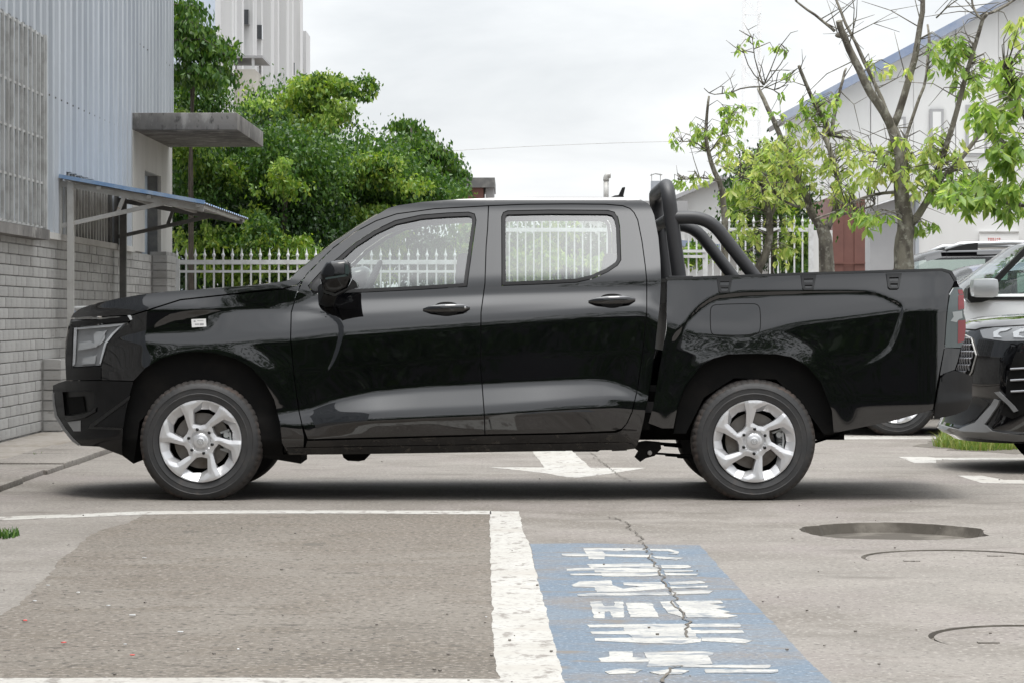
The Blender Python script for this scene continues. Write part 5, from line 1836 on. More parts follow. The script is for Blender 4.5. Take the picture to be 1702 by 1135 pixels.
spec_d = dict(L=4.7, W=1.9, top=1.8, belt=1.12, prof=[(0, .55), (.06, .85), (.15, .98), (.4, 1.04), (1.3, 1.14), (1.95, 1.74), (2.2, 1.80), (3.4, 1.82), (4.2, 1.76), (4.6, 1.1), (4.7, .6)],
              xs=xs[:-1] + [4.7], win=(1.55, 4.2), pillars=(2.98, 3.0), ws=(1.32, 1.98), mat=M['gloss_black'], glass=M['glass_ws'], seats=(2.5, 3.4), wheels=(.9, 3.7), wr=.36)
xd0 = X(1456, 16.3) - 1.45
generic_car(dks, xd0, 16.0, spec_d)
for yy in (16.28, 17.6):
    MB().tube([(xd0 + 2.25, yy, 1.80), (xd0 + 2.42, yy, 1.865), (xd0 + 3.0, yy, 1.885), (xd0 + 4.1, yy, 1.86), (xd0 + 4.25, yy, 1.79)], [.022, .03, .026, .026, .02], 8).build('roof_rail', M['silver_paint'], dks, smooth=True)
    MB().prism([(xd0 + 2.2, yy - .03, 1.79), (xd0 + 2.5, yy - .03, 1.87), (xd0 + 2.62, yy - .03, 1.885), (xd0 + 2.62, yy - .03, 1.80)], (0, .06, 0)).build('rail_foot', M['plastic'], dks)

# black SUV behind the tail of the pickup, nose to the left
bs = empty('black_suv', (5, 3.3, 0))
tag(bs, 'glossy black SUV with silver chin and patterned grille behind the pickup tail', 'car')
BYC, BHW = 3.45, .93
SROW = [(.20, 3.10, .80), (.27, 2.985, .86), (.34, 3.02, .90), (.46, 3.055, .925), (.60, 3.045, .93), (.76, 3.045, .93), (.90, 3.07, .925), (.975, 3.10, .91), (1.015, 3.16, .89), (1.045, 3.30, .87), (1.065, 3.55, .86), (1.085, 3.95, .85), (1.10, 4.25, .85)]
_sz = np.array([r[0] for r in SROW]); _sx = np.array([r[1] for r in SROW]); _sw = np.array([r[2] for r in SROW])


def BS(q, z, out=0.0):
    """q 0 centre of the nose, 1 start of the near flank, >1 along the flank (metres+1); out pushes outwards"""
    xn, w = float(np.interp(z, _sz, _sx)), float(np.interp(z, _sz, _sw))
    a = .62
    if q <= 1:
        th = q * math.pi / 2
        n = 2.5
        y = w * math.sin(th) ** (2 / n); x = a * (1 - math.cos(th) ** (2 / n))
    else:
        y = w; x = a + (q - 1)
    nx, ny = -math.cos(min(q, 1) * math.pi / 2), -math.sin(min(q, 1) * math.pi / 2)
    return Vector((xn + x + nx * out, BYC - y + ny * out, z))


qs = list(np.linspace(0, 1, 29)) + [1.2, 1.5, 2.0, 2.6, 3.2, 3.9, 4.6]
zz = sorted(set(list(_sz) + [.23, .3, .4, .53, .68, .83, .94, 1.03]))
rows = [[BS(q, z) for q in qs] for z in zz]
rows2 = [[Vector((p.x, 2 * BYC - p.y, p.z)) for p in r] for r in rows]
mb = MB().grid(rows, True).grid(rows2)
mb.grid([[a, Vector((a.x, BYC, a.z + .012)), b] for a, b in zip(rows[-1], rows2[-1])])
mb.build('body', M['paint'], bs, smooth=True)
gh = MB()
gp = [(4.3, 1.10, .80), (4.95, 1.62, .62), (5.4, 1.68, .60), (7.0, 1.64, .58), (7.5, 1.1, .76)]
gh.grid([[(x, BYC - w, z), (x, BYC, z + .03), (x, BYC + w, z)] for x, z, w in gp])
gh.build('roof', M['paint'], bs, smooth=True)
for s in (-1, 1):
    MB().add([(4.4, BYC + s * .84, 1.1), (4.95, BYC + s * .625, 1.6), (5.4, BYC + s * .605, 1.66), (7.0, BYC + s * .585, 1.62), (7.5, BYC + s * .84, 1.1)], [(0, 1, 2, 3, 4)]).build('side_window', M['win_glass'], bs)


def bs_patch(name, poly, m, out, thick=.01, step=.03, parent=bs):
    """poly in (q, z)"""
    P2 = np.array(poly, float)
    sc_ = np.array((1.2, 1.0))
    V, T, BL = triangulate(P2 * sc_, (), step)
    V = V / sc_
    verts = [BS(a, b, out) for a, b in V]
    fs = [tuple(int(i) for i in t) for t in T]
    cen = Vector((4.5, BYC, .7))
    ff = []
    for t in fs:
        a, b, c = (verts[i] for i in t)
        nn = (b - a).cross(c - a)
        ff.append(t if nn.dot(a - cen) > 0 else t[::-1])
    n0 = len(verts)
    l = BL[0]
    verts += [BS(V[i][0], V[i][1], out - thick) for i in l]
    k = len(l)
    ff += [(l[i], l[(i + 1) % k], n0 + (i + 1) % k, n0 + i) for i in range(k)]
    return MB().add(verts, ff).build(name, m, parent, angle=30)


grl = bs_patch('grille', [(0, .93), (.20, .92), (.30, .90), (.385, .79), (.345, .68), (.26, .60), (0, .58)], M['under'], .003)
mb = MB()
for r in range(7):
    for c in range(13):
        q = .012 + c * .031 + (r % 2) * .0155
        z = .615 + r * .045
        if not in_poly([q], [z], [(0, .915), (.20, .905), (.295, .885), (.37, .79), (.335, .69), (.255, .61), (0, .59)])[0]: continue
        a = BS(q - .010, z - .014, .008); b = BS(q, z + .016, .016); c2 = BS(q + .012, z + .022, .008); d = BS(q - .001, z - .020, .010)
        mb.tube([d, a * .5 + b * .5, b, c2], [.005, .008, .008, .004], 5)
g2 = mb.build('grille_mesh', M['darkchrome'], grl)
_edge = [BS(q, z, .008) for q, z in [(.20, .922), (.30, .902), (.388, .79), (.348, .678), (.262, .597), (.12, .585)]]
MB().tube(_edge, .006, 6).build('grille_edge', M['galv'], grl)
hl = bs_patch('headlight', [(.36, .955), (.42, .905), (.62, .885), (.9, .89), (1.05, .92), (1.05, .985), (.8, .985), (.5, .975)], M['lamp_dark'], .004)
bs_patch('lamp_cover', [(.36, .955), (.42, .905), (.62, .885), (.9, .89), (1.05, .92), (1.05, .985), (.8, .985), (.5, .975)], M['lamp_glass'], .012, parent=hl)
for (a, b) in ((.50, .64), (.66, .82), (.84, 1.0)):
    bs_patch('light_guide', [(a, .945), (a + .05, .968), (b, .972), (b - .03, .955), (a + .05, .945), (a + .05, .925), (b - .05, .908), (a + .02, .91)], M['lamp_white'], .009, parent=hl)
bs_patch('air_intake', [(.62, .40), (.66, .62), (.72, .82), (.80, .80), (.84, .60), (.82, .42), (.72, .37)], M['under'], .003)
for z in (.56, .635, .71):
    mb = MB().tube([BS(.69, z - .008, .014), BS(.815, z, .014)], .008, 6); mb.build('intake_slat', M['darkchrome'], bs)
bs_patch('intake_blade', [(.56, .545), (.60, .55), (.745, .425), (.72, .415)], M['skid'], .018, .02)
bs_patch('lower_lip', [(0, .30), (.30, .285), (.44, .34), (.56, .50), (.60, .49), (.53, .33), (.62, .285), (.8, .265), (1.1, .255), (1.1, .225), (.7, .215), (.3, .235), (0, .25)], M['skid'], .022, .04)
bs_patch('lower_grille', [(0, .50), (.42, .50), (.50, .47), (.42, .36), (.30, .315), (0, .32)], M['plastic'], .004)
bs_patch('bonnet_gap', [(.0, .968), (.3, .962), (.36, .975), (.8, 1.0), (1.3, 1.0), (1.3, .994), (.8, .993), (.36, .966), (.3, .954), (0, .96)], M['under'], .002, .004)
for wx in (4.02, 6.75):
    for s in (1, -1):
        MB().lathe([(0, -.004 * s), (.41, -.004 * s), (.43, -.001 * s), (.43, .02 * s)], (wx, BYC - s * BHW, .36), 'y', 40).build('wheel_arch', M['under'], bs)
        base = Matrix.Translation((wx, BYC - s * (BHW + .012), .345)) @ Matrix.Scale(.345 / .3395, 4)
        if s < 0: base = base @ Matrix.Rotation(math.pi, 4, 'Z')
        w = empty('wheel', base.to_translation(), bs)
        link('tyre', tyre_me, w, base); link('rim', rim_me, w, base); link('barrel', barrel_m, w, base)


# ------------------------------------------------------------------ plants
def leaf_template(kind):
    if kind == 'long':   # drooping pointed leaf with a folded midrib, length 1 along -Z
        v = [(0, 0, 0), (-.12, .03, -.22), (0, -.02, -.25), (.12, .03, -.22), (-.185, .05, -.52), (0, -.01, -.55), (.185, .05, -.52), (.03, .06, -1)]
        f = [(0, 1, 2), (0, 2, 3), (1, 4, 5, 2), (2, 5, 6, 3), (4, 7, 5), (5, 7, 6)]
    else:
        v = [(0, 0, 0), (-.26, .06, -.45), (0, -.03, -.5), (.26, .06, -.45), (0, 0, -1)]
        f = [(0, 1, 2), (0, 2, 3), (1, 4, 2), (2, 4, 3)]
    return np.array(v, float), f


def rand_rot(n, droop, rng):
    """rotation matrices for leaves whose axis is -Z, tilted by up to droop radians, random spin"""
    tilt = np.abs(rng.normal(0, droop, n)); az = rng.uniform(0, 2 * np.pi, n); sp = rng.uniform(0, 2 * np.pi, n)
    cz, sz = np.cos(az), np.sin(az); ct, st = np.cos(tilt), np.sin(tilt); cs, ss_ = np.cos(sp), np.sin(sp)
    Rz = np.zeros((n, 3, 3)); Rz[:, 0, 0] = cz; Rz[:, 0, 1] = -sz; Rz[:, 1, 0] = sz; Rz[:, 1, 1] = cz; Rz[:, 2, 2] = 1
    Rx = np.zeros((n, 3, 3)); Rx[:, 0, 0] = 1; Rx[:, 1, 1] = ct; Rx[:, 1, 2] = -st; Rx[:, 2, 1] = st; Rx[:, 2, 2] = ct
    Rs = np.zeros((n, 3, 3)); Rs[:, 0, 0] = cs; Rs[:, 0, 1] = -ss_; Rs[:, 1, 0] = ss_; Rs[:, 1, 1] = cs; Rs[:, 2, 2] = 1
    return Rz @ Rx @ Rs


def leaf_mesh(name, pts, size, droop, m, kind='long', rng=RNG, jitter=.3, wide=1.0):
    tv, tf = leaf_template(kind)
    tv = tv * np.array((wide, 1, 1))
    n = len(pts)
    R = rand_rot(n, droop, rng)
    s = size * rng.uniform(1 - jitter, 1 + jitter, n)
    V = np.einsum('nij,kj->nki', R, tv) * s[:, None, None] + np.asarray(pts)[:, None, :]
    k = len(tv)
    V = V.reshape(-1, 3)
    faces = []
    nl = sum(len(f) for f in tf)
    li = np.concatenate([np.array(f) for f in tf])
    tot = np.array([len(f) for f in tf])
    me = bpy.data.meshes.new(name)
    me.vertices.add(len(V)); me.vertices.foreach_set('co', V.astype(np.float32).ravel())
    loops = (li[None, :] + (np.arange(n) * k)[:, None]).ravel()
    me.loops.add(len(loops)); me.loops.foreach_set('vertex_index', loops.astype(np.int32))
    lt = np.tile(tot, n)
    me.polygons.add(len(lt))
    me.polygons.foreach_set('loop_start', np.concatenate([[0], np.cumsum(lt)[:-1]]).astype(np.int32))
    me.polygons.foreach_set('loop_total', lt.astype(np.int32))
    me.materials.append(m)
    me.update(calc_edges=True)
    me.shade_smooth()
    return me


def cluster_points(u, v, Y, ru, rv, n, clump, rng, depth=None, sub=None):
    """leaf positions: clumps spread through an ellipsoid given in the photograph's frame at depth Y"""
    s = F / (D0 + Y)
    c = np.array(P(u, v, Y))
    r = np.array((ru / s, (depth if depth else (ru + rv) / 2 / s), rv / s))
    nc = max(1, n // clump)
    d = rng.normal(size=(nc, 3)); d /= np.linalg.norm(d, axis=1)[:, None]
    rad = rng.uniform(.25, 1, nc) ** .5
    rad = np.where(rng.uniform(size=nc) < .09, rad * rng.uniform(1.08, 1.35, nc), rad)      # stray sprigs break the outline
    cc = c + d * rad[:, None] * r
    k = (sub if sub else .22) * r.mean()
    pts = np.repeat(cc, clump, 0) + rng.normal(size=(nc * clump, 3)) * k
    pts[:, 2] = np.maximum(pts[:, 2], .1)
    return pts


def branch(mb, pts, Y, r0, r1, rng, n=7, wob=.35, yspread=None):
    """pts in photograph pixels; radii in pixels"""
    s = F / (D0 + Y)
    P2 = smooth_poly(pts, 1, False) if len(pts) > 2 else np.array(pts, float)
    L = len(P2)
    y = 0.0
    dy = rng.uniform(-1, 1) * (.25 if yspread is None else yspread)
    out, rad = [], []
    for i, (a, b) in enumerate(P2):
        t = i / max(1, L - 1)
        q = P(a, b, Y)
        q.y += dy * t * L * .18
        q.x += rng.normal() * wob * .01; q.z += rng.normal() * wob * .01
        out.append(q); rad.append((r0 + (r1 - r0) * t) / s)
    mb.tube(out, rad, n)
    return out


def twigs(mb, line, Y, count, rng, length=.5, r=.006):
    tips = []
    for _ in range(count):
        i = rng.integers(1, len(line))
        a = line[i - 1].lerp(line[i], float(rng.uniform(0, 1)))
        d = Vector((rng.normal(), rng.normal() * .7, rng.normal() * .6 + .55)).normalized()
        L = length * rng.uniform(.5, 1.2)
        b = a + d * L * .5 + Vector((0, 0, .03))
        c = a + d * L + Vector((rng.normal() * .05, 0, rng.normal() * .06))
        mb.tube([a, b, c], [r * 1.4, r, r * .5], 4)
        tips.append(c)
        for _k in range(rng.integers(0, 3)):
            e = b + Vector((rng.normal(), rng.normal() * .6, rng.normal() * .5 + .4)).normalized() * L * .45
            mb.tube([b, e], [r * .8, r * .4], 4)
            tips.append(e)
    return tips


_leafdata = {}


def whorl_rot(n, rng, mean=.68, sd=.30):
    """leaves of one whorl: axes fan out and droop; the blade keeps its upper face up"""
    tilt = np.clip(rng.normal(mean, sd, n), .1, 1.9)
    az = rng.uniform(0, 2 * np.pi, n)
    d = np.stack([np.sin(tilt) * np.cos(az), np.sin(tilt) * np.sin(az), -np.cos(tilt)], 1)
    z = -d
    up = np.array((0, 0, 1.0)) + rng.normal(size=(n, 3)) * .35
    x = np.cross(up, z); x /= np.maximum(np.linalg.norm(x, axis=1), 1e-6)[:, None]
    y = np.cross(z, x)
    return np.stack([x, y, z], 2)


def sparse_tree(name, label, Y, limbs, clusters, leafsize, seed, obj_leaves=0, leaf_m='leaf_bright', tw=26, bark='bark', twl=.5, group=None, limb=.62):
    rng = np.random.default_rng(seed)
    base = limbs[0][0][0]
    root = empty(name, (P(base[0], base[1], Y).x, Y, 0))
    tag(root, label, 'tree', group)
    mb, tips = MB(), []
    lines = []
    for k, (pts, r0, r1) in enumerate(limbs):
        if k == 0:
            g = HV + H * F / (D0 + Y)
            pts = [(pts[0][0] + 2, g)] + list(pts)
        f = .84 if k == 0 else limb
        ln = branch(mb, pts, Y, r0 * f, r1 * (limb if k == 0 else limb), rng, 10 if r0 > 8 else 7, yspread=0.0 if k == 0 else None)
        lines.append(ln)
    mb.build('trunk', M[bark], root, smooth=True)
    tb = MB()
    for ln in lines[1:]:
        twigs(tb, ln, Y, max(2, tw // max(1, len(lines) - 1)), rng, twl, .0045)
    knots = [q for ln in lines for a, b in zip(ln[:-1], ln[1:]) for q in (a, a.lerp(b, .33), a.lerp(b, .66), b)]
    kn = np.array([tuple(q) for q in knots])
    crown = empty('crown', root.location, root)
    by = {}
    s = F / (D0 + Y)
    for cl in clusters:
        u, v, ru, rv, n = cl[:5]
        mname = cl[5] if len(cl) > 5 else leaf_m
        nw = max(1, int(n / 5.0))
        c = np.array(P(u, v, Y))
        r = np.array((ru / s, .35 + ru / s * .55, rv / s))
        d = rng.normal(size=(nw, 3)); d /= np.linalg.norm(d, axis=1)[:, None]
        cen = c + d * (rng.uniform(.02, 1, nw) ** .45)[:, None] * r
        for q in cen:
            # a thin twig carries the whorl
            dist = np.linalg.norm(kn - q, axis=1)
            m_ = int(np.argmin(dist + .25 * np.abs(kn[:, 2] - q[2])))
            a = Vector(kn[m_]); b = Vector(q)
            if (b - a).length > .75: a = b + (a - b).normalized() * rng.uniform(.45, .75)
            mid = a.lerp(b, .5) + Vector((rng.normal() * .05, rng.normal() * .05, .07))
            tb.tube([a, mid, b], [.0065, .0045, .0025], 4)
            k = int(rng.integers(5, 10))
            R = whorl_rot(k, rng)
            pos = q + rng.normal(size=(k, 3)) * .018
            by.setdefault(mname, []).append((pos, R))
    tb.build('twigs', M[bark], root, smooth=True)['kind'] = 'stuff'
    tot = sum(len(p) for l in by.values() for p, _ in l)
    tv, tf = leaf_template('long')
    for mname, l in by.items():
        pos = np.concatenate([p for p, _ in l]); R = np.concatenate([r for _, r in l])
        o_ = np.argsort(pos[:, 1]); pos, R = pos[o_], R[o_]
        share = min(len(pos), int(round(obj_leaves * len(pos) / max(1, tot))))
        sz = leafsize * rng.uniform(.6, 1.3, len(pos))
        if mname not in _leafdata:
            _leafdata[mname] = mesh('leaf', tv, tf, M[mname], True)
        for i in range(share):
            link('leaf', _leafdata[mname], crown, Matrix([[*(R[i][r] * sz[i]), pos[i][r]] for r in range(3)] + [[0, 0, 0, 1]]))
        if share < len(pos):
            V = np.einsum('nij,kj->nki', R[share:], tv) * sz[share:, None, None] + pos[share:, None, :]
            k = len(tv)
            fs = [tuple(x + k * i for x in f) for i in range(len(V)) for f in tf]
            o = link('leaf', mesh('leaf', V.reshape(-1, 3), fs, M[mname], True), crown); o['kind'] = 'stuff'
    return root


sparse_tree('pruned_tree', 'tallest pruned tree with thick bare limbs above the pickup bed', 11.0,
            [([(1504, 500), (1503, 447), (1501, 405), (1507, 378), (1500, 335), (1497, 300), (1499, 258), (1480, 206)], 24, 14),
             ([(1482, 212), (1462, 178), (1440, 150), (1418, 108), (1402, 78), (1388, 42)], 13, 8.5),
             ([(1392, 62), (1396, 58), (1404, 66)], 8, 7),
             ([(1486, 210), (1508, 148), (1524, 78), (1531, 30), (1535, -12)], 11, 6),
             ([(1482, 205), (1462, 150), (1432, 82), (1405, 22), (1392, -20)], 6.5, 3),
             ([(1388, 52), (1362, 30), (1336, 12), (1322, -4)], 4.5, 2.5),
             ([(1509, 380), (1536, 348), (1562, 302), (1600, 268), (1636, 222), (1656, 196)], 12, 4),
             ([(1545, 318), (1566, 262), (1585, 200), (1598, 140), (1613, 90), (1626, 40), (1633, 28)], 8.5, 4.5),
             ([(1632, 28), (1662, 16), (1705, -14)], 4, 2.5), ([(1630, 32), (1620, 14), (1618, -18)], 4, 2.5),
             ([(1501, 302), (1506, 255), (1514, 218), (1532, 172), (1548, 130), (1557, 84), (1558, 30)], 6, 3),
             ([(1496, 320), (1462, 322), (1430, 330), (1395, 352), (1360, 362)], 5, 2),
             ([(1500, 300), (1470, 270), (1452, 250)], 3, 1.5), ([(1556, 30), (1572, 14), (1596, -4)], 2.4, 1.4)],
            [(1480, 262, 69, 40, 216, 'leaf_yel'), (1560, 250, 49, 44, 121, 'leaf_yel'), (1432, 360, 49, 22, 113, 'leaf_bright'), (1500, 300, 67, 29, 135, 'leaf_yel'), (1580, 305, 69, 38, 270, 'leaf_bright'), (1575, 80, 38, 29, 94), (1620, 120, 51, 38, 148), (1570, 105, 24, 33, 67),
             (1540, 372, 29, 22, 37), (1475, 110, 44, 17, 27, 'leaf_yel')], .108, 11, 300, tw=60, twl=.62)
sparse_tree('pruned_tree', 'middle pruned tree with forked pale trunk beside the brown shed', 14.0,
            [([(1374, 500), (1374, 447), (1372, 402), (1366, 378)], 20, 16),
             ([(1367, 382), (1349, 352), (1342, 322), (1330, 292), (1312, 248), (1296, 205), (1280, 165), (1269, 140)], 12, 5),
             ([(1374, 380), (1390, 352), (1400, 318), (1396, 285), (1386, 246), (1378, 222)], 10, 7),
             ([(1380, 226), (1362, 190), (1342, 155), (1324, 112)], 7, 4.5),
             ([(1382, 222), (1390, 180), (1400, 140), (1408, 112)], 6, 3),
             ([(1346, 345), (1316, 342), (1292, 325)], 5, 2), ([(1388, 360), (1420, 352), (1450, 342)], 4, 2),
             ([(1269, 142), (1246, 118), (1232, 84)], 2, 1), ([(1269, 142), (1256, 108), (1250, 64)], 2.2, 1), ([(1270, 141), (1282, 110), (1292, 82)], 2, 1), ([(1270, 142), (1292, 116), (1308, 88)], 2, 1),
             ([(1268, 145), (1236, 146), (1206, 158), (1180, 160), (1168, 150)], 2.4, 1), ([(1271, 146), (1290, 150), (1308, 140), (1316, 122)], 2, 1)],
            [(1345, 250, 69, 56, 270, 'leaf_yel'), (1330, 185, 56, 44, 94, 'leaf_bright'), (1385, 310, 73, 44, 216, 'leaf_yel'), (1365, 180, 44, 40, 75, 'leaf_bright'), (1300, 290, 51, 44, 121, 'leaf_yel'), (1420, 262, 42, 40, 121, 'leaf_yel'),
             (1250, 64, 15, 7, 12, 'leaf_bright'), (1296, 78, 20, 10, 16, 'leaf_bright'), (1218, 90, 11, 11, 8, 'leaf_bright'), (1316, 118, 13, 8, 10, 'leaf_bright'), (1206, 154, 13, 11, 12, 'leaf_bright'), (1230, 78, 10, 4, 5, 'leaf_bright')], .098, 12, 300, tw=34, twl=.42)
sparse_tree('slender_tree', 'slender leaning tree with hanging yellow green leaves behind the sports bar', 17.0,
            [([(1256, 520), (1258, 450), (1272, 426), (1280, 398), (1279, 362), (1271, 330), (1262, 298), (1256, 278)], 11, 6),
             ([(1279, 365), (1292, 340), (1305, 312), (1312, 280)], 6, 3), ([(1268, 320), (1246, 300), (1226, 296)], 3, 1.5)],
            [(1260, 268, 51, 44, 229, 'leaf_yel'), (1238, 395, 31, 44, 121, 'leaf_yel'), (1310, 400, 24, 47, 108, 'leaf_yel'), (1290, 330, 49, 38, 135, 'leaf_yel'), (1230, 330, 29, 40, 94, 'leaf_yel'), (1300, 270, 44, 44, 121, 'leaf_bright')], .105, 13, 200, tw=16, twl=.4)
sparse_tree('slender_tree', 'thin tree nearest the cab top with small hanging leaf tufts', 19.0,
            [([(1206, 520), (1205, 420), (1203, 352), (1200, 310), (1184, 280), (1174, 240), (1174, 200), (1178, 160)], 9, 3),
             ([(1200, 305), (1170, 295), (1142, 300), (1124, 300)], 3, 1.4), ([(1176, 250), (1152, 236), (1128, 238)], 2.4, 1.2), ([(1178, 255), (1204, 220), (1216, 190)], 2.8, 1.2)],
            [(1148, 225, 38, 24, 94, 'leaf_bright'), (1140, 302, 29, 13, 40, 'leaf_bright'), (1216, 210, 38, 38, 121, 'leaf_bright'), (1170, 300, 29, 13, 27, 'leaf_yel'), (1225, 180, 29, 13, 35, 'leaf_bright'), (1216, 250, 33, 33, 81, 'leaf_yel'), (1180, 215, 22, 17, 27, 'leaf_bright')], .10, 14, 150, tw=14, twl=.35)
sparse_tree('leafy_tree', 'large leaved bright green tree reaching in from the right edge', 8.0,
            [([(1800, 640), (1800, 500), (1795, 380), (1790, 300)], 22, 14), ([(1792, 380), (1740, 345), (1700, 338), (1640, 334), (1580, 330)], 8, 2.5), ([(1790, 320), (1740, 250), (1700, 190), (1672, 120)], 8, 3), ([(1790, 310), (1735, 270), (1690, 240), (1650, 215)], 6, 2)],
            [(1610, 318, 62, 33, 148, 'leaf_bright'), (1672, 320, 51, 38, 148, 'leaf_bright'), (1672, 255, 44, 38, 135, 'leaf_bright'), (1650, 185, 44, 40, 121, 'leaf_bright'), (1692, 120, 33, 78, 148, 'leaf_bright'), (1692, 50, 20, 22, 27, 'leaf_yel')], .135, 15, 300, tw=20, twl=.45)


def bushy_tree(name, label, Y, clusters, seed, size, trunks, group=None, droop=.9, bark='bark_dark', clump=22, sub=.30, wide=1.0, tufts=64, tuft_m=('leaf_tuft', 'leaf_tuft', 'leaf_mid', 'leaf_bright')):
    rng = np.random.default_rng(seed)
    t0 = trunks[0][0][-1]
    root = empty(name, (P(t0[0], 0, Y).x, Y, 0))
    tag(root, label, 'tree', group)
    mb = MB()
    g = HV + H * F / (D0 + Y)
    for pts, r0, r1 in trunks:
        branch(mb, [(pts[0][0], g)] + list(pts), Y, r0, r1, rng, 8)
    mb.build('trunk', M[bark], root, smooth=True)
    clusters = list(clusters)
    for _ in range(tufts):
        c0 = clusters[rng.integers(0, len(clusters))]
        a = rng.uniform(0, 2 * math.pi); q = math.sqrt(rng.uniform(.0, 1))
        clusters.append((c0[0] + c0[2] * q * math.cos(a), c0[1] + c0[3] * q * math.sin(a), rng.uniform(16, 38), rng.uniform(7, 16), int(rng.uniform(90, 260)), tuft_m[rng.integers(0, len(tuft_m))], -.75 - .5 * rng.uniform()))
    by = {}
    for u, v, ru, rv, n, mn, *dd in clusters:
        by.setdefault(mn, []).append(cluster_points(u, v, Y + (dd[0] if dd else 0), ru, rv, n, clump, rng, sub=sub))
    for mn, pl in by.items():
        o = link('crown', leaf_mesh('crown', np.concatenate(pl), size, droop, M[mn], 'short', rng, .4, wide), root)
        o['kind'] = 'stuff'
    return root


TG = 'trees behind the white fence'
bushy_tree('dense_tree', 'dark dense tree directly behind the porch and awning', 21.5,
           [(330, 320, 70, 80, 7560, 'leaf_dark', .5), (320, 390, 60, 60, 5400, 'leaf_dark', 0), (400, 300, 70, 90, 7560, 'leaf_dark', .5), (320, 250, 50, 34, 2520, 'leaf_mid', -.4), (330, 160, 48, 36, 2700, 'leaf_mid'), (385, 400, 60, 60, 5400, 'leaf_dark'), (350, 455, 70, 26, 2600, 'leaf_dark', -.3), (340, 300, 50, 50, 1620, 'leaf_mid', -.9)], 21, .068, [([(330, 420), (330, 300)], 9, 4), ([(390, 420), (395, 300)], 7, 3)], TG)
bushy_tree('dense_tree', 'mid green bushy tree with paler leaf tufts left of the cab', 20.8,
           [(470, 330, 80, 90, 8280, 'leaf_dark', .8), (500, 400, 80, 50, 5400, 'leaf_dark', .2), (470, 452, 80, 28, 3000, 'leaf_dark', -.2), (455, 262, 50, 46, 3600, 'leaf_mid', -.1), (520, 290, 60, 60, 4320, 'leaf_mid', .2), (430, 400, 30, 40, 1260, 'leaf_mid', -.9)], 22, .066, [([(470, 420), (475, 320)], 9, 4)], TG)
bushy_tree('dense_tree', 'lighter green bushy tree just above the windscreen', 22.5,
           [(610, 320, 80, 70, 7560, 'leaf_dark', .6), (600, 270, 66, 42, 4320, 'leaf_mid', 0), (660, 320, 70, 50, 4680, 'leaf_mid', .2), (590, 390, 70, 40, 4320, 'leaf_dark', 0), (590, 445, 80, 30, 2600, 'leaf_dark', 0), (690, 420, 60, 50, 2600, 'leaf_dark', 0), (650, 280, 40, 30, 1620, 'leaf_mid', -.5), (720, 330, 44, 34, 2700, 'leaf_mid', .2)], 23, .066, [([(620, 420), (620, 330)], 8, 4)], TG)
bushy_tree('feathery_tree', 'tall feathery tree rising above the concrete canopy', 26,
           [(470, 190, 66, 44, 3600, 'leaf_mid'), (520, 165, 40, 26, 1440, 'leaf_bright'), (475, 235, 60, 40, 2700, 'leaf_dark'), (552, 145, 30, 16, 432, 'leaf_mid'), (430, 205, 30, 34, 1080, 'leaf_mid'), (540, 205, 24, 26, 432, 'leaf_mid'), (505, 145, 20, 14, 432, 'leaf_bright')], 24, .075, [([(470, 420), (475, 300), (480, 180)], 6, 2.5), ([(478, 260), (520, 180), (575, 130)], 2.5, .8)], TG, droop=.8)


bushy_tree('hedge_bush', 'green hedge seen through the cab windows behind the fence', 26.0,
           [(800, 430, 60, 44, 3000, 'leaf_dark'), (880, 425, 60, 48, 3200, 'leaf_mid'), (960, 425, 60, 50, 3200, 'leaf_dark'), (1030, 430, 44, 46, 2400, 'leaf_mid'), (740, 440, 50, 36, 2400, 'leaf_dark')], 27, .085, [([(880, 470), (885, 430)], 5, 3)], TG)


def frond_tree(name, label, Y, stems, fronds, seed, size, m, group=None):
    """tall stems with umbrella like leaf layers"""
    rng = np.random.default_rng(seed)
    s = F / (D0 + Y)
    root = empty(name, (P(stems[0][0][0], 0, Y).x, Y, 0))
    tag(root, label, 'tree', group)
    mb = MB()
    g = HV + H * s
    for st in stems:
        branch(mb, [(st[0][0], g)] + list(st), Y, 3.4, 1.4, rng, 7)
    pts = []
    for (u, v, r) in fronds:
        c = P(u, v, Y) + Vector((0, rng.uniform(-.5, .5), 0))
        n = int(rng.integers(7, 11))
        for k in range(n):
            a = 2 * math.pi * k / n + rng.uniform(-.2, .2)
            R = r / s * rng.uniform(.75, 1.15)
            tip = c + Vector((R * math.cos(a), R * math.sin(a) * .9, -.28 * R + rng.uniform(-.1, .1) * R))
            mid = c.lerp(tip, .5) + Vector((0, 0, .12 * R))
            mb.tube([c, mid, tip], [.008, .006, .003], 4)
            for t in np.linspace(.22, 1, 14):
                q = c.lerp(tip, t); q.z += .12 * R * 4 * t * (1 - t)
                for _ in range(3):
                    pts.append(np.array(q) + rng.normal(size=3) * .05)
    mb.build('trunk', M['bark_dark'], root, smooth=True)
    o = link('crown', leaf_mesh('crown', np.array(pts), size, .55, M[m], 'short', rng, .35, .9), root)
    o['kind'] = 'stuff'
    return root


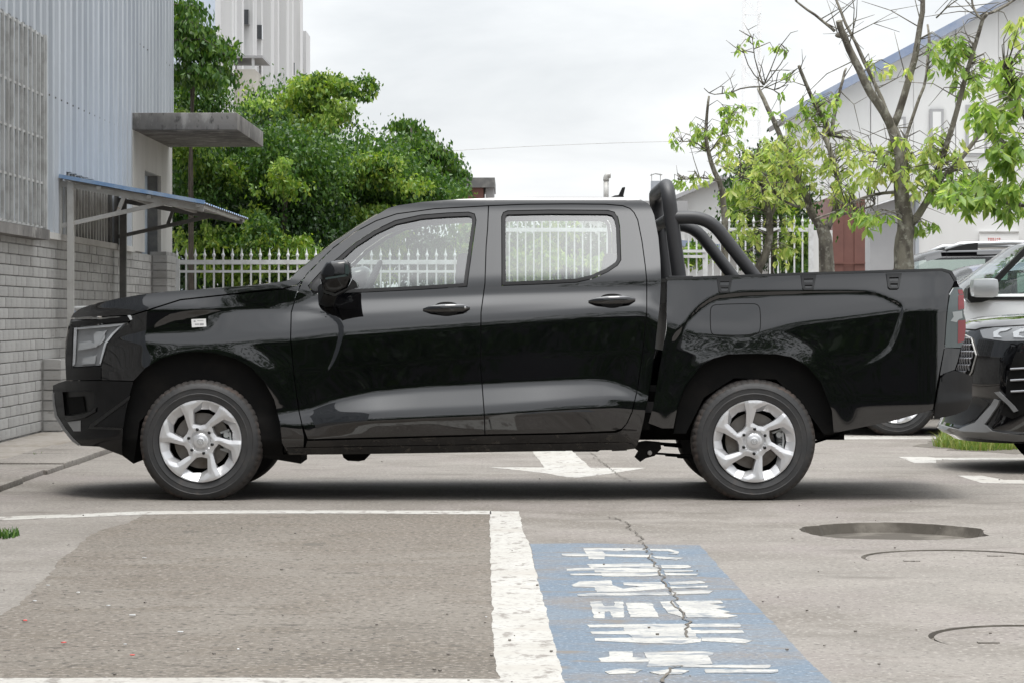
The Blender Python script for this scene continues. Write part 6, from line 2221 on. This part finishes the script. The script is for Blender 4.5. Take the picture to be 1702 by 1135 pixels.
frond_tree('papaya_tree', 'tall layered tree beside the factory corner at the upper left', 20.0, [[(318, 420), (316, 200), (312, 60), (306, -20)], [(316, 150), (340, 100)]],
           [(300, 10, 46), (310, 40, 56), (322, 70, 60), (345, 82, 48), (300, 85, 44), (336, 110, 46), (360, 72, 30), (352, 112, 36), (312, 120, 44), (300, 55, 50), (330, 50, 40), (290, 30, 40), (345, 125, 34), (295, 110, 40)], 31, .095, 'leaf_mid', TG)
frond_tree('papaya_tree', 'layered tree rising at the right end of the green belt', 24.0, [[(690, 420), (690, 300), (684, 215)], [(690, 320), (722, 270), (732, 240)]],
           [(672, 205, 32), (690, 215, 36), (700, 235, 40), (676, 235, 34), (720, 250, 38), (740, 262, 36), (705, 268, 44), (752, 282, 28), (688, 262, 40), (725, 285, 42), (748, 300, 30), (700, 295, 46), (735, 312, 36), (680, 290, 36)], 32, .085, 'leaf_mid', TG)
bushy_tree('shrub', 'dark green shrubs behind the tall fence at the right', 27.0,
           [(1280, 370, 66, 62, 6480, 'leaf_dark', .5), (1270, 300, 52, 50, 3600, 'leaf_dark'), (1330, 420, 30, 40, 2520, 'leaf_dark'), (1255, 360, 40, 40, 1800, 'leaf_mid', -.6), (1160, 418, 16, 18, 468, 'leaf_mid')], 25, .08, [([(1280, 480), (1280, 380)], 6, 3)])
# the wood across the yard, again only seen as reflections: one mass
rng = np.random.default_rng(50)
pl = []
for k, (x, h) in enumerate(((-24, 9.5), (-17, 10.8), (-10, 11.6), (-3.5, 10.2), (3.5, 11.8), (10.5, 10.0), (17.5, 11.9), (25, 10.4))):
    y = -31 + rng.uniform(-1.5, 1.5)
    nc = 80
    d = rng.normal(size=(nc, 3)); d /= np.linalg.norm(d, axis=1)[:, None]
    cc = np.array((x, y, h * .5)) + d * (rng.uniform(.2, 1, nc) ** .4)[:, None] * np.array((4.4, 2.6, h * .5))
    pl.append(np.repeat(cc, 80, 0) + rng.normal(size=(nc * 80, 3)) * .48)
o = link('yard_wood', leaf_mesh('yard_wood', np.concatenate(pl), .24, .9, M['leaf_dark'], 'short', rng, .4, 1.2)); o['kind'] = 'stuff'
o['label'] = 'belt of dark green trees across the yard, mirrored in the black paint'

# grass tuft under the black SUV, weeds at the left
def grass(name, centres, n, h, spread, seed, m='grass', label=None):
    rng = np.random.default_rng(seed)
    mb = MB()
    for (u, v, ru, rd, k) in centres:
        c = G(u, v)
        for _ in range(int(n * k)):
            a = rng.uniform(0, 2 * math.pi); r = math.sqrt(rng.uniform())
            x = c.x + r * math.cos(a) * ru; y = c.y + r * math.sin(a) * rd
            hh = h * rng.uniform(.4, 1.15) * (1.1 - .6 * r)
            d = Vector((rng.normal(), rng.normal(), 0)) * .35 * hh
            w = Vector((rng.normal(), rng.normal(), 0)).normalized() * .0055
            b = Vector((x, y, 0))
            mid = b + d * .4 + Vector((0, 0, hh * .6)); t = b + d + Vector((0, 0, hh))
            mb.add([b - w, b + w, mid + w * .7, mid - w * .7, t], [(0, 1, 2, 3), (3, 2, 4)])
    o = mb.build(name, M[m])
    o['kind'] = 'stuff'
    if label: o['label'] = label
    return o


flat('soil_patch', [tuple(x) for x in ring((G(1622, 740).x, G(0, 741).y), .42, 1.1, 40, .5, 9)], .006, M['crack'], px=False)
grass('grass_clump', [(1600, 734, .20, .5, 1), (1640, 734, .22, .5, 1), (1665, 744, .12, .35, .5), (1582, 742, .14, .3, .5), (1625, 746, .2, .3, .7)], 620, .17, .2, 41)
grass('weeds', [(56, 764, .035, .05, .10), (8, 893, .05, .12, .25), (22, 890, .03, .06, .1), (62, 762, .05, .06, .05)], 300, .06, .1, 42, 'leaf_mid')

# litter and small stones
rng = np.random.default_rng(77)
LIT = [(220, 1026, .06, .012, 'lamp_white'), (180, 1010, .03, .02, 'lamp_white'), (58, 1002, .03, .02, 'lamp_white'), (80, 976, .04, .015, 'lamp_white'), (300, 1054, .05, .01, 'lamp_white'), (42, 1035, .035, .02, 'red_text'), (106, 1072, .035, .02, 'red_text'),
       (396, 1083, .02, .012, 'lamp_white'), (808, 1029, .016, .02, 'lamp_white'), (208, 1075, .03, .01, 'lamp_white'), (130, 988, .03, .015, 'sticker'), (240, 930, .05, .008, 'lamp_white'), (220, 1093, .04, .01, 'red_text')]
LITL = ['long white scrap in the middle of the left half of the brown bay', 'white scrap just left of the longest white scrap on the bay', 'white scrap nearest the left frame edge on the brown bay',
        'white scrap lying on the pale edge line of the brown bay', 'thin white strip below the longest white scrap', 'red scrap furthest left on the brown bay', 'red scrap nearest the lower left, like a cigarette end',
        'single white crumb near the bottom centre of the brown bay', 'white crumb right beside the thick white line', 'small white strip below left of the longest white scrap', 'pale paper scrap above the longest white scrap',
        'thin white sliver near the top of the brown bay', 'red scrap lowest on the brown bay, right of the others']
for i, (u, v, a, b, m) in enumerate(LIT):
    c = G(u, v)
    mb = MB().box((c.x, c.y, .010), (a * .38, b * .9, .003), Matrix.Rotation(rng.uniform(-.4, .4), 3, 'Z') @ Matrix.Rotation(rng.uniform(-.1, .1), 3, 'X'))
    o = mb.build('litter_scrap', M[m], bevel=.002)
    tag(o, LITL[i], 'litter', 'litter scraps on the brown bay')
mb = MB()
for _ in range(110):
    u = rng.uniform(-20, 1720); v = rng.uniform(760, 1135)
    c = G(u, v); s = rng.uniform(.002, .0055)
    mb.box((c.x, c.y, s * .4 + .004), (s * 1.6, s * 1.6, s), Matrix.Rotation(rng.uniform(0, 3), 3, 'Z'))
o = mb.build('loose_grit', M['ground']); o['kind'] = 'stuff'
